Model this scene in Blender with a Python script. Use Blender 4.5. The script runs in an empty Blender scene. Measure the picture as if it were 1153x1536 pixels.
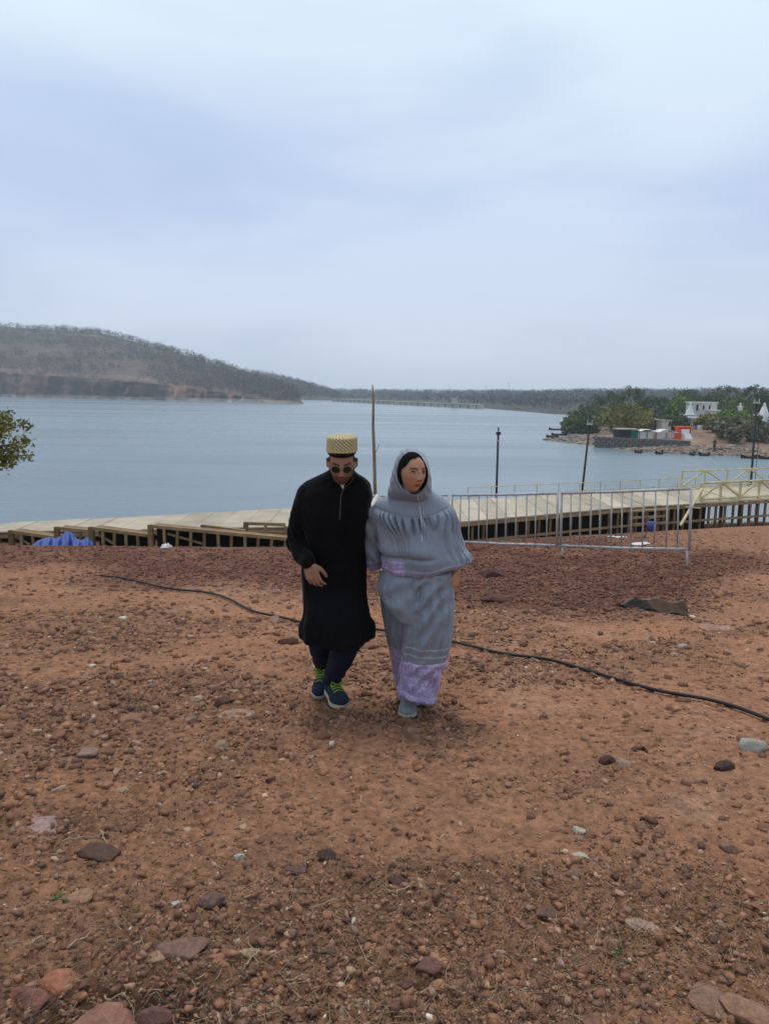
import bpy, math, random
import numpy as np
from mathutils import Vector, Matrix

random.seed(7)
RNG = np.random.default_rng(11)
S = bpy.context.scene
COL = S.collection

# ------------------------------------------------------------------ camera, sky, sun, exposure
FPX = 1152.0
PITCH = math.atan(180 / 1152)
ROLL = 0.014
CF = np.array([0, math.cos(PITCH), -math.sin(PITCH)])
_r = np.array([1.0, 0, 0]); _u = np.array([0, math.sin(PITCH), math.cos(PITCH)])
CR = math.cos(ROLL) * _r + math.sin(ROLL) * _u
CU = math.cos(ROLL) * _u - math.sin(ROLL) * _r
CAMP = np.array([0, 0, 1.5])
cam_d = bpy.data.cameras.new("camera"); cam = bpy.data.objects.new("camera", cam_d); COL.objects.link(cam)
cam_d.sensor_fit = 'VERTICAL'; cam_d.sensor_height = 36; cam_d.sensor_width = 27; cam_d.lens = 27
cam_d.clip_start = 0.05; cam_d.clip_end = 6000
cam.matrix_world = Matrix(((CR[0], CU[0], -CF[0], 0), (CR[1], CU[1], -CF[1], 0), (CR[2], CU[2], -CF[2], 1.5), (0, 0, 0, 1)))
S.camera = cam

SUN_EL, SUN_AZ = 72, 345          # degrees; azimuth measured clockwise from +y
W = bpy.data.worlds.new("World"); S.world = W; W.use_nodes = True
nt = W.node_tree; nt.nodes.clear()
SKYROT = 238
def N(tree, typ, **kw):
    n = tree.nodes.new(typ)
    for k, v in kw.items():
        if k.startswith('i_'): n.inputs[k[2:].replace('_', ' ')].default_value = v
        else: setattr(n, k, v)
    return n
def ramp(tree, stops, interp='LINEAR'):
    n = tree.nodes.new('ShaderNodeValToRGB'); cr = n.color_ramp; cr.interpolation = interp
    while len(cr.elements) < len(stops): cr.elements.new(0.5)
    for e, (p, c) in zip(cr.elements, stops):
        e.position = p; e.color = (*c, 1) if len(c) == 3 else c
    return n
tc = N(nt, 'ShaderNodeTexCoord')
sky = N(nt, 'ShaderNodeTexSky', sky_type='NISHITA', sun_disc=False)
sky.sun_elevation = math.radians(SUN_EL); sky.sun_rotation = math.radians(SUN_AZ)
sky.air_density = 1.3; sky.dust_density = 2.5
bg1 = N(nt, 'ShaderNodeBackground', i_Strength=0.10); nt.links.new(sky.outputs[0], bg1.inputs[0])
sep = N(nt, 'ShaderNodeSeparateXYZ'); nt.links.new(tc.outputs['Generated'], sep.inputs[0])
er = ramp(nt, [(0.0, (.68, .76, .89)), (0.10, (.62, .71, .89)), (0.20, (.60, .71, .92)), (0.30, (.66, .78, .95)), (0.42, (.71, .85, .98)), (0.7, (.78, .89, 1.0)), (1.0, (.82, .92, 1.0))])
nt.links.new(sep.outputs[2], er.inputs[0])
mp = N(nt, 'ShaderNodeMapping'); mp.inputs['Scale'].default_value = (1.0, 1.0, 3.6); mp.inputs['Location'].default_value = (3.1, 0.4, 1.9)
mp.inputs['Rotation'].default_value = (0, math.radians(6), math.radians(SKYROT))
nt.links.new(tc.outputs['Generated'], mp.inputs[0])
nz = N(nt, 'ShaderNodeTexNoise', i_Scale=1.5, i_Detail=5.0, i_Roughness=0.45, i_Distortion=0.3)
nt.links.new(mp.outputs[0], nz.inputs['Vector'])
cl = ramp(nt, [(0.36, (.84, .88, .98)), (0.64, (1.09, 1.08, 1.05))], 'EASE')
nt.links.new(nz.outputs[0], cl.inputs[0])
mx = N(nt, 'ShaderNodeMix', data_type='RGBA', blend_type='MULTIPLY'); mx.inputs[0].default_value = 1
nt.links.new(er.outputs[0], mx.inputs[6]); nt.links.new(cl.outputs[0], mx.inputs[7])
bg2 = N(nt, 'ShaderNodeBackground', i_Strength=1.0); nt.links.new(mx.outputs[2], bg2.inputs[0])
fr = ramp(nt, [(0.38, (.80,) * 3), (0.62, (.97,) * 3)]); nt.links.new(nz.outputs[0], fr.inputs[0])
ms = N(nt, 'ShaderNodeMixShader'); nt.links.new(fr.outputs[0], ms.inputs[0])
nt.links.new(bg1.outputs[0], ms.inputs[1]); nt.links.new(bg2.outputs[0], ms.inputs[2])
wo = N(nt, 'ShaderNodeOutputWorld'); nt.links.new(ms.outputs[0], wo.inputs[0])

sd = bpy.data.lights.new("sun", 'SUN'); sd.energy = 1.4; sd.angle = math.radians(12); sd.color = (1, .95, .88)
so = bpy.data.objects.new("sun", sd); COL.objects.link(so)
az = math.radians(SUN_AZ); el = math.radians(SUN_EL)
sdir = Vector((math.sin(az) * math.cos(el), math.cos(az) * math.cos(el), math.sin(el)))
so.rotation_euler = sdir.to_track_quat('Z', 'Y').to_euler()
S.cycles.volume_bounces = 2
S.view_settings.view_transform = 'Standard'; S.view_settings.look = 'None'
S.view_settings.exposure = 0.0; S.view_settings.gamma = 1; S.view_settings.use_curve_mapping = False

# ------------------------------------------------------------------ maths helpers
def ray(px, py):
    return CF + (px - 576.5) / FPX * CR + (768 - py) / FPX * CU
def at(px, py, Y):
    d = ray(px, py); return CAMP + d * (Y / d[1])
def atz(px, py, Z):
    d = ray(px, py); return CAMP + d * ((Z - 1.5) / d[2])
def hsh(i, j, k, s):
    h = (i * 374761393 + j * 668265263 + k * 2147483647 + s * 1274126177) & 0xffffffff
    h = ((h ^ (h >> 13)) * 1274126177) & 0xffffffff
    h = ((h ^ (h >> 16)) * 2246822519) & 0xffffffff
    return ((h ^ (h >> 15)) & 0xffffff) / float(0xffffff)
def vn(P, s=0):
    P = np.asarray(P, float); i = np.floor(P).astype(np.int64); f = P - i; f = f * f * (3 - 2 * f)
    r = 0
    for a in (0, 1):
        wa = f[:, 0] if a else 1 - f[:, 0]
        for b in (0, 1):
            wb = f[:, 1] if b else 1 - f[:, 1]
            for c in (0, 1):
                wc = f[:, 2] if c else 1 - f[:, 2]
                r = r + wa * wb * wc * hsh(i[:, 0] + a, i[:, 1] + b, i[:, 2] + c, s)
    return r * 2 - 1
def fbm(P, o=4, s=0, g=.5):
    r = 0; a = 1; t = 0; P = np.asarray(P, float)
    for k in range(o):
        r = r + a * vn(P * 2 ** k + k * 17.3, s + k); t += a; a *= g
    return r / t
def xy0(x, y): return np.stack([x, y, np.zeros_like(x)], 1)
def sst(a, b, x):
    t = np.clip((x - a) / (b - a), 0, 1); return t * t * (3 - 2 * t)
def cub(xs, ys, x):
    xs = np.asarray(xs, float); ys = np.asarray(ys, float); x = np.asarray(x, float)
    m = np.gradient(ys, xs, axis=0)
    k = np.clip(np.searchsorted(xs, x) - 1, 0, len(xs) - 2)
    h = xs[k + 1] - xs[k]; t = np.clip((x - xs[k]) / h, 0, 1)
    if ys.ndim > 1: t = t[:, None]; h = h[:, None]
    return ((2 * t**3 - 3 * t**2 + 1) * ys[k] + (t**3 - 2 * t**2 + t) * h * m[k]
            + (-2 * t**3 + 3 * t**2) * ys[k + 1] + (t**3 - t**2) * h * m[k + 1])
def nrm(v):
    v = np.asarray(v, float); return v / (np.linalg.norm(v) + 1e-12)

# ------------------------------------------------------------------ objects
def props(o, label=None, cat=None, group=None, kind=None):
    if label: o['label'] = label
    if cat: o['category'] = cat
    if group: o['group'] = group
    if kind: o['kind'] = kind
    return o
def thing(name, label, cat, loc=(0, 0, 0), group=None):
    o = bpy.data.objects.new(name, None); COL.objects.link(o); o.location = [float(c) for c in loc]; o.empty_display_size = .1
    return props(o, label, cat, group)
def org(o):
    v = np.zeros(3)
    while o is not None:
        v = v + np.array(o.location); o = o.parent
    return v
def mesh(name, V, F, m=None, smooth=False, col=None):
    V = np.asarray(V, np.float32); me = bpy.data.meshes.new(name)
    if isinstance(F, np.ndarray):
        n, k = F.shape
        me.vertices.add(len(V)); me.vertices.foreach_set('co', V.ravel())
        me.loops.add(n * k); me.loops.foreach_set('vertex_index', F.astype(np.int32).ravel())
        me.polygons.add(n); me.polygons.foreach_set('loop_start', np.arange(0, n * k, k, dtype=np.int32))
        me.update(calc_edges=True)
    else:
        me.from_pydata(V.tolist(), [], [list(map(int, f)) for f in F]); me.update()
    if smooth: me.polygons.foreach_set('use_smooth', np.ones(len(me.polygons), bool))
    if m: me.materials.append(m)
    if col is not None: setcol(me, col)
    return me
def setcol(me, col):
    a = me.color_attributes.new('Col', 'FLOAT_COLOR', 'POINT')
    c = np.ones((len(me.vertices), 4), np.float32); c[:, :3] = col
    a.data.foreach_set('color', c.ravel())
def obj(name, V, F=None, m=None, parent=None, smooth=False, col=None, **kw):
    """V world coordinates (or a ready mesh)"""
    if isinstance(V, bpy.types.Mesh): me = V
    else:
        V = np.asarray(V, float)
        if parent is not None: V = V - org(parent)
        me = mesh(name, V, F, m, smooth, col)
    o = bpy.data.objects.new(name, me); COL.objects.link(o)
    if parent is not None: o.parent = parent
    return props(o, **kw)
class MB:
    def __init__(s): s.V = []; s.F = []; s.n = 0
    def add(s, V, F):
        s.V.append(np.asarray(V, float)); s.F += [[int(i) + s.n for i in f] for f in F]; s.n += len(V); return s
    def beam(s, p, q, w, h, up=(0, 0, 1)):
        p = np.asarray(p, float); q = np.asarray(q, float); d = nrm(q - p); up = np.asarray(up, float)
        if abs(d @ up) > .95: up = np.array([0, 1., 0])
        a = nrm(np.cross(d, up)); b = np.cross(a, d)
        c = [(-1, -1), (1, -1), (1, 1), (-1, 1)]
        V = [e + a * i * w / 2 + b * j * h / 2 for e in (p, q) for i, j in c]
        return s.add(V, [(0, 1, 2, 3), (7, 6, 5, 4), (4, 5, 1, 0), (5, 6, 2, 1), (6, 7, 3, 2), (7, 4, 0, 3)])
    def box(s, x0, x1, y0, y1, z0, z1):
        return s.beam(((x0 + x1) / 2, (y0 + y1) / 2, z0), ((x0 + x1) / 2, (y0 + y1) / 2, z1), x1 - x0, y1 - y0, up=(0, 1, 0))
    def tube(s, pts, rad, n=8, cap=True, sx=1, up=None):
        V, F = tube(pts, rad, n, cap, sx, up); return s.add(V, F)
    def out(s, name, m, parent=None, smooth=False, **kw):
        return obj(name, np.concatenate(s.V), s.F, m, parent, smooth, **kw)
def tube(pts, rad, n=8, cap=True, sx=1, up=None):
    pts = np.asarray(pts, float); k = len(pts); rad = np.broadcast_to(np.asarray(rad, float), (k,))
    V = []; F = []
    a = None
    for i in range(k):
        d = nrm(pts[min(i + 1, k - 1)] - pts[max(i - 1, 0)])
        if a is None:
            t = np.array(up if up is not None else (0, 0, 1.)); 
            if abs(t @ d) > .95: t = np.array([0, 1., 0])
            a = nrm(np.cross(d, t))
        else: a = nrm(a - d * (a @ d))
        b = np.cross(d, a)
        for j in range(n):
            t = 2 * math.pi * j / n
            V.append(pts[i] + rad[i] * (math.cos(t) * a * sx + math.sin(t) * b))
    for i in range(k - 1):
        for j in range(n):
            j2 = (j + 1) % n; F.append((i * n + j, i * n + j2, (i + 1) * n + j2, (i + 1) * n + j))
    if cap: F.append(tuple(range(n - 1, -1, -1))); F.append(tuple((k - 1) * n + j for j in range(n)))
    return np.array(V), F
def grid_faces(nu, nv, wrap=False):
    i = np.arange(nu - 1)[:, None]; J = nv if wrap else nv - 1; j = np.arange(J)[None, :]; j2 = (j + 1) % nv
    return np.stack([i * nv + j, i * nv + j2, (i + 1) * nv + j2, (i + 1) * nv + j], -1).reshape(-1, 4)
def ico(sub):
    t = (1 + 5 ** .5) / 2
    V = [(-1, t, 0), (1, t, 0), (-1, -t, 0), (1, -t, 0), (0, -1, t), (0, 1, t), (0, -1, -t), (0, 1, -t), (t, 0, -1), (t, 0, 1), (-t, 0, -1), (-t, 0, 1)]
    V = [nrm(v) for v in V]
    F = [(0, 11, 5), (0, 5, 1), (0, 1, 7), (0, 7, 10), (0, 10, 11), (1, 5, 9), (5, 11, 4), (11, 10, 2), (10, 7, 6), (7, 1, 8), (3, 9, 4), (3, 4, 2), (3, 2, 6), (3, 6, 8), (3, 8, 9), (4, 9, 5), (2, 4, 11), (6, 2, 10), (8, 6, 7), (9, 8, 1)]
    for _ in range(sub):
        c = {}; G = []
        def mid(a, b):
            k = (min(a, b), max(a, b))
            if k not in c: c[k] = len(V); V.append(nrm(V[a] + V[b]))
            return c[k]
        for a, b, d in F:
            x, y, z = mid(a, b), mid(b, d), mid(d, a); G += [(a, x, z), (b, y, x), (d, z, y), (x, y, z)]
        F = G
    return np.array(V), np.array(F)
def rock_shape(sub, flat, rng, planes=9, rough=0.0):
    V, F = ico(sub); P = rng.normal(size=(planes, 3)); P /= np.linalg.norm(P, axis=1)[:, None]
    h = rng.uniform(.62, 1.0, planes)
    d = V @ P.T; r = np.min(np.where(d > .05, h / np.maximum(d, .05), 9), axis=1); r = np.minimum(r, 1.15)
    V = V * r[:, None] * np.array([1, rng.uniform(.6, .9), flat])
    if rough: V = V * (1 + rough * fbm(V * 3 + rng.uniform(0, 50), 4)[:, None])
    return V, F

# ------------------------------------------------------------------ materials
def material(name, color=(.5, .5, .5), rough=.8, var=.25, scale=6., bump=.2, bscale=40., vcol=False, ocol=False, metallic=0, spec=.3, sheen=0, stretch=(1, 1, 1), dist=0.02, detail=6, sub=None):
    m = bpy.data.materials.new(name); m.use_nodes = True; t = m.node_tree; t.nodes.clear()
    out = N(t, 'ShaderNodeOutputMaterial'); b = N(t, 'ShaderNodeBsdfPrincipled'); t.links.new(b.outputs[0], out.inputs[0])
    b.inputs['Roughness'].default_value = rough; b.inputs['Metallic'].default_value = metallic
    b.inputs['Specular IOR Level'].default_value = spec
    if sheen: b.inputs['Sheen Weight'].default_value = sheen; b.inputs['Sheen Roughness'].default_value = .4
    c = N(t, 'ShaderNodeTexCoord'); mpp = N(t, 'ShaderNodeMapping'); mpp.inputs['Scale'].default_value = stretch
    t.links.new(c.outputs['Object'], mpp.inputs[0])
    n1 = N(t, 'ShaderNodeTexNoise', i_Scale=scale, i_Detail=float(detail), i_Roughness=.6); t.links.new(mpp.outputs[0], n1.inputs['Vector'])
    rp = ramp(t, [(.3, (1 - var,) * 3), (.7, (1 + var,) * 3)]); t.links.new(n1.outputs[0], rp.inputs[0])
    mu = N(t, 'ShaderNodeMix', data_type='RGBA', blend_type='MULTIPLY'); mu.inputs[0].default_value = 1
    t.links.new(rp.outputs[0], mu.inputs[7])
    if vcol:
        a = N(t, 'ShaderNodeAttribute', attribute_name='Col'); t.links.new(a.outputs['Color'], mu.inputs[6])
    elif ocol:
        a = N(t, 'ShaderNodeObjectInfo'); t.links.new(a.outputs['Color'], mu.inputs[6])
    else: mu.inputs[6].default_value = (*color, 1)
    t.links.new(mu.outputs[2], b.inputs['Base Color'])
    if bump:
        n2 = N(t, 'ShaderNodeTexNoise', i_Scale=bscale, i_Detail=5., i_Roughness=.65); t.links.new(mpp.outputs[0], n2.inputs['Vector'])
        bp = N(t, 'ShaderNodeBump', i_Strength=bump, i_Distance=dist); t.links.new(n2.outputs[0], bp.inputs['Height']); t.links.new(bp.outputs[0], b.inputs['Normal'])
    return m
M = {}
M['dirt'] = material('dirt', vcol=True, rough=.95, var=.42, scale=22, bump=1.0, bscale=60, spec=.15, dist=.02, detail=12)
M['pebble'] = material('pebble', vcol=True, rough=.9, var=.3, scale=40, bump=.4, bscale=150, spec=.2, dist=.004)
M['stone'] = material('stone', ocol=True, rough=.9, var=.32, scale=2.2, bump=.6, bscale=6, spec=.2, dist=.06)
M['straw'] = material('straw', vcol=True, rough=.8, var=.2, scale=20, bump=0)
M['hill'] = material('hill', vcol=True, rough=1, var=.3, scale=.12, bump=.5, bscale=.4, spec=.05, dist=1.0)
M['twigs'] = material('twigs', vcol=True, rough=1, var=.25, scale=.1, bump=0, spec=.05)
M['leaf'] = material('leaf', vcol=True, rough=.7, var=.3, scale=.8, bump=0, spec=.2)
M['bark'] = material('bark', (.10, .075, .055), var=.35, scale=8, bump=.5, stretch=(1, 1, .3))
M['wood'] = material('wood', (.21, .125, .06), var=.4, scale=3, bump=.3, bscale=30, stretch=(1, 1, .5))
M['wood_pale'] = material('wood_pale', (.30, .20, .10), var=.35, scale=3, bump=.3, bscale=30)
M['ply'] = material('ply', ocol=True, var=.18, scale=1.5, bump=.15, bscale=30)
M['yellow'] = material('yellow', (.56, .49, .26), var=.3, scale=5, bump=.1, rough=.6)
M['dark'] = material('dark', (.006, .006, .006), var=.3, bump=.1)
M['steel'] = material('steel', (.42, .425, .43), var=.25, scale=7, bump=.1, rough=.5, metallic=.1, spec=.5)
M['pole'] = material('pole', (.025, .028, .03), var=.2, bump=0, rough=.5)
M['lamp_grey'] = material('lamp_grey', (.4, .42, .42), var=.1, bump=0, rough=.5)
M['bamboo'] = material('bamboo', (.27, .19, .11), var=.35, scale=6, bump=.3, stretch=(1, 1, .3))
M['white'] = material('white', (.72, .72, .70), var=.12, scale=1.2, bump=.1, bscale=6)
M['cream'] = material('cream', (.55, .54, .49), var=.18, scale=.8, bump=.1, bscale=6)
M['lilacwall'] = material('lilacwall', (.48, .45, .55), var=.15, scale=.8, bump=.1, bscale=6)
M['orange'] = material('orange', (.60, .075, .02), var=.2, scale=1.5, bump=.1)
M['greenpanel'] = material('greenpanel', (.01, .13, .10), var=.25, scale=1.5, bump=.1)
M['opening'] = material('opening', (.015, .015, .02), var=.2, bump=0, rough=.4)
M['masonry'] = material('masonry', (.13, .12, .11), var=.45, scale=1.6, bump=.8, bscale=4, dist=.1)
M['boat'] = material('boat', (.018, .018, .022), var=.4, scale=2, bump=.1)
M['tarp'] = material('tarp', (.050, .085, .30), var=.25, scale=5, bump=.2, bscale=20, rough=.5)
M['cable'] = material('cable', (.018, .017, .018), var=.3, bump=.1, rough=.55)
M['hide'] = material('hide', vcol=True, var=.3, scale=12, bump=.4, bscale=40)
M['whitestone'] = material('whitestone', (.46, .43, .37), var=.3, scale=18, bump=.6, bscale=50, dist=.02)
M['bagw'] = material('bagw', (.6, .6, .6), var=.2, scale=8, bump=.2)
M['concrete'] = material('concrete', (.42, .39, .33), var=.2, scale=.05, bump=0)
M['skin'] = material('skin', vcol=True, rough=.6, var=.08, scale=30, bump=.12, bscale=300, spec=.2, dist=.001)
M['hair'] = material('hair', (.006, .005, .005), spec=.05, rough=.8, var=.4, scale=60, bump=.6, bscale=250, dist=.004)
M['blackcloth'] = material('blackcloth', (.0045, .0045, .0052), rough=.92, var=.25, scale=12, bump=.2, bscale=500, dist=.001, spec=.1, sheen=.05)
M['navy'] = material('navy', (.006, .010, .034), rough=.9, var=.3, scale=10, bump=.25, bscale=400, dist=.001)
M['rida'] = material('rida', vcol=True, rough=.5, var=.07, scale=9, bump=.2, bscale=600, dist=.001, sheen=.25, spec=.45)
M['shoe'] = material('shoe', (.012, .021, .038), rough=.85, var=.3, scale=60, bump=.4, bscale=250, dist=.002)
M['shoe_grey'] = material('shoe_grey', (.22, .24, .24), rough=.85, var=.15, scale=60, bump=.4, bscale=300, dist=.002)
M['sole'] = material('sole', (.42, .37, .30), rough=.8, var=.2, scale=30, bump=.2)
M['lace'] = material('lace', (.26, .42, .05), rough=.7, var=.15, scale=60, bump=.2)
M['gold'] = material('gold', vcol=True, rough=.7, var=.08, scale=60, bump=.3, bscale=200, dist=.002)
M['lens'] = material('lens', (.006, .005, .005), rough=.12, var=.1, bump=0, spec=.6)
M['wire'] = material('wire', (.30, .27, .24), rough=.35, var=.05, bump=0, metallic=.3)
M['trim'] = material('trim', (.11, .075, .045), rough=.7, var=.2, bump=.1)
M['trimgrey'] = material('trimgrey', (.45, .47, .53), rough=.7, var=.1, bump=.1)
M['eye'] = material('eye', vcol=True, rough=.25, var=.02, bump=0, spec=.5)
M['shirtw'] = material('shirtw', (.55, .57, .62), rough=.9, var=.05, bump=.1)

# water: body colour plus rippled gloss
wm = bpy.data.materials.new('water'); wm.use_nodes = True; t = wm.node_tree; pb = t.nodes['Principled BSDF']
pb.inputs['Base Color'].default_value = (.15, .20, .225, 1); pb.inputs['Roughness'].default_value = .22; pb.inputs['IOR'].default_value = 1.33
c = N(t, 'ShaderNodeTexCoord'); prev = None
for sc, st, ds in ((.35, (1, 2.2, 1), .10), (1.6, (1, 2.5, 1), .045), (.03, (.7, 2.4, 1), .20)):
    mm = N(t, 'ShaderNodeMapping'); mm.inputs['Scale'].default_value = st; mm.inputs['Rotation'].default_value = (0, 0, .12)
    t.links.new(c.outputs['Object'], mm.inputs[0])
    nn = N(t, 'ShaderNodeTexNoise', i_Scale=sc * 2, i_Detail=4., i_Roughness=.55); t.links.new(mm.outputs[0], nn.inputs['Vector'])
    bb = N(t, 'ShaderNodeBump', i_Strength=.45, i_Distance=ds); t.links.new(nn.outputs[0], bb.inputs['Height'])
    if prev: t.links.new(prev.outputs[0], bb.inputs['Normal'])
    prev = bb
t.links.new(prev.outputs[0], pb.inputs['Normal'])
# broad wind bands change the roughness of the surface
mm = N(t, 'ShaderNodeMapping'); mm.inputs['Scale'].default_value = (.15, 1.6, 1); t.links.new(c.outputs['Object'], mm.inputs[0])
nn = N(t, 'ShaderNodeTexNoise', i_Scale=.05, i_Detail=4.); t.links.new(mm.outputs[0], nn.inputs['Vector'])
rr = ramp(t, [(.35, (.16,) * 3), (.65, (.34,) * 3)]); t.links.new(nn.outputs[0], rr.inputs[0]); t.links.new(rr.outputs[0], pb.inputs['Roughness'])

# ------------------------------------------------------------------ the ground
WATER = -6.5
EX = [-60, -12, -6.2, -1.5, 1.6, 4.5, 9, 14, 60]
EY = [12.2, 12.8, 13.2, 13.4, 15.0, 16.0, 17.8, 19.5, 30]
def gbase(x, y):
    x = np.asarray(x, float); y = np.asarray(y, float)
    e = np.interp(x, EX, EY)
    yy = np.clip(y, -25, None)
    z = -.097 * np.minimum(yy, e)
    z = z + .030 * np.clip(x - 1.2, 0, 9) * sst(3, 10, y)
    dk = e + np.interp(x, [-10, 2, 14], [9, 9.5, 12])                 # end of the flat bench under the deck
    bw = np.interp(x, [1, 8], [5.5, 9.5]); z = z - .20 * np.clip(y - e, 0, bw) - .03 * np.clip(y - e - bw, 0, 10) - .6 * np.clip(y - dk, 0, 40)
    return np.maximum(z, -8.5)
def ground_h(x, y, detail=True):
    x = np.asarray(x, float); y = np.asarray(y, float)
    z = gbase(x, y); P = xy0(x, y)
    r = np.hypot(x, y); near = 1 - sst(16, 40, r)
    z = z + near * .035 * fbm(P * .7, 3, 3)
    # shallow pit in the lower left corner of the picture
    z = z - .045 * np.exp(-(((x + .66) / .34) ** 2 + ((y - 1.88) / .17) ** 2) ** 1.5)
    if detail:
        ro = rough_mask(x, y)
        z = z + near * (.38 + ro * .9) * (.020 * fbm(P * 5, 3, 9) + .024 * np.abs(fbm(P * np.array([14, 19, 1]), 3, 21)) + .018 * fbm(P * 42, 3, 31) * (1 - sst(6, 9, r)))
    return z
def band_mask(x, y):        # the coarse dark laterite band before the bank
    n = fbm(xy0(np.asarray(x) * .35, np.asarray(y) * .35), 3, 61) * 1.6
    lo = np.interp(x, [-8, -4, -2, 0, 2, 3.5, 5, 8], [10.8, 10.2, 9.6, 8.2, 7.6, 8.2, 10.5, 12]) + n
    return sst(-.7, .5, np.asarray(y) - lo) * (1 - .75 * sst(4.5, 6.5, np.asarray(x) + n))
def rough_mask(x, y):
    P = xy0(np.asarray(x, float), np.asarray(y, float))
    a = sst(-.22, .28, fbm(P * np.array([.9, 1.3, 1]), 4, 41))
    near = 1 - sst(1.9, 3.1, np.asarray(y) - .35 * fbm(P * .8, 2, 5))
    left = 1 - sst(-.8, .6, np.asarray(x) + (np.asarray(y) - 3.3) * .5)
    a = np.clip(a * .75 + .45 * near + .22 * left, 0, 1)
    return np.clip(np.maximum(a, band_mask(x, y)), 0, 1)
def gz(x, y, detail=False): return float(ground_h(np.array([x]), np.array([y]), detail)[0])
def onG(px, py):            # ground point seen at a picture position
    d = ray(px, py); t = .5
    for _ in range(4000):
        p = CAMP + d * t
        if p[2] < gbase(p[0], p[1]): break
        t += .006 * max(1, t * .3)
    return np.array([p[0], p[1], gz(p[0], p[1])])

ang = np.concatenate([np.linspace(-180, -34, 30)[:-1], np.linspace(-34, 34, 430), np.linspace(34, 180, 30)[1:]])
rad = np.concatenate([[.02, .5, .9], np.geomspace(1.25, 21, 520), np.geomspace(21.5, 60, 30), [90, 200, 600, 1600, 3500]])
A, R_ = np.meshgrid(np.radians(ang), rad); X = (R_ * np.sin(A)).ravel(); Y = (R_ * np.cos(A)).ravel()
Z = ground_h(X, Y); P = xy0(X, Y)
ro = rough_mask(X, Y); bd = band_mask(X, Y)
n1 = fbm(P * np.array([.55, .9, 1]), 4, 71)[:, None]; n2 = fbm(P * 7, 4, 81)[:, None]; n3 = fbm(P * 2.2, 4, 91)[:, None]
soil = np.array([.355, .172, .095]) * (1 + .18 * n2) + np.array([.05, .012, .0]) * n1
duff = np.array([.285, .143, .080]) * (1 + .3 * n2) + np.array([.02, .005, .0]) * n3
late = np.array([.105, .038, .027]) * (1 + .35 * n2)
gc = soil * (1 - ro[:, None]) + duff * ro[:, None]
bd = bd * np.clip(.72 + .7 * n3[:, 0], .25, 1); gc = gc * (1 - .85 * bd[:, None]) + late * .85 * bd[:, None]
gc = gc + np.array([.03, .03, .026]) * sst(.25, .6, n3)            # pale greyish dusty spots
pit = np.exp(-(((X + .66) / .36) ** 2 + ((Y - 1.86) / .17) ** 2) ** 2)[:, None]
gc = gc * (1 - pit) + np.array([.085, .042, .027]) * pit               # damp soil in the pit, its shade painted in as well
bank = sst(0, 3, Y - np.interp(X, EX, EY))[:, None]
gc = gc * (1 - bank * .5) + np.array([.10, .06, .045]) * bank * .5
gc = np.clip(gc, .01, .6)
gm = mesh('ground', np.stack([X, Y, Z], 1), grid_faces(len(rad), len(ang))[:, ::-1].copy(), M['dirt'], True, gc)
obj('ground', gm, kind='structure')
obj('water', [(-2500, -300, WATER), (2500, -300, WATER), (2500, 3200, WATER), (-2500, 3200, WATER)], [(0, 1, 2, 3)], wm, kind='structure')

# ------------------------------------------------------------------ pebbles, straw (stuff)
PAL = np.array([(.19, .095, .060), (.12, .064, .047), (.085, .048, .040), (.24, .135, .092), (.165, .105, .080), (.28, .19, .125), (.21, .095, .050), (.05, .032, .027), (.42, .37, .30)])
PW = np.array([.22, .2, .17, .12, .11, .05, .08, .042, .008])
def scatter(n, r0, r1, spread=31):
    r = np.exp(RNG.uniform(np.log(r0), np.log(r1), n)); a = np.radians(RNG.uniform(-spread, spread, n))
    return r * np.sin(a), r * np.cos(a), r
def euler_mats(yaw, tx, ty):
    cy, sy, cx, sx, c2, s2 = np.cos(yaw), np.sin(yaw), np.cos(tx), np.sin(tx), np.cos(ty), np.sin(ty); o = np.zeros_like(yaw); i = o + 1
    Rz = np.stack([cy, -sy, o, sy, cy, o, o, o, i], 1).reshape(-1, 3, 3)
    Rx = np.stack([i, o, o, o, cx, -sx, o, sx, cx], 1).reshape(-1, 3, 3)
    Ry = np.stack([c2, o, s2, o, i, o, -s2, o, c2], 1).reshape(-1, 3, 3)
    return Rz @ Rx @ Ry
def chip(rng):        # angular sandstone chip: a box with its corners moved and cut
    V = np.array([(x, y, z) for z in (-1, 1) for (x, y) in ((-1, -.7), (.2, -1), (1, -.3), (.7, .8), (-.5, 1))], float) + rng.normal(0, .26, (10, 3)) * [1, 1, .5]
    V[5:, :2] *= rng.uniform(.65, .95); V *= [1, rng.uniform(.45, .9), rng.uniform(.16, .48)]
    F = [(0, 4, 3), (0, 3, 2), (0, 2, 1), (5, 6, 7), (5, 7, 8), (5, 8, 9)]
    for i in range(5): j = (i + 1) % 5; F += [(i, j, j + 5), (i, j + 5, i + 5)]
    return V * .85, np.array(F)
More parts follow.
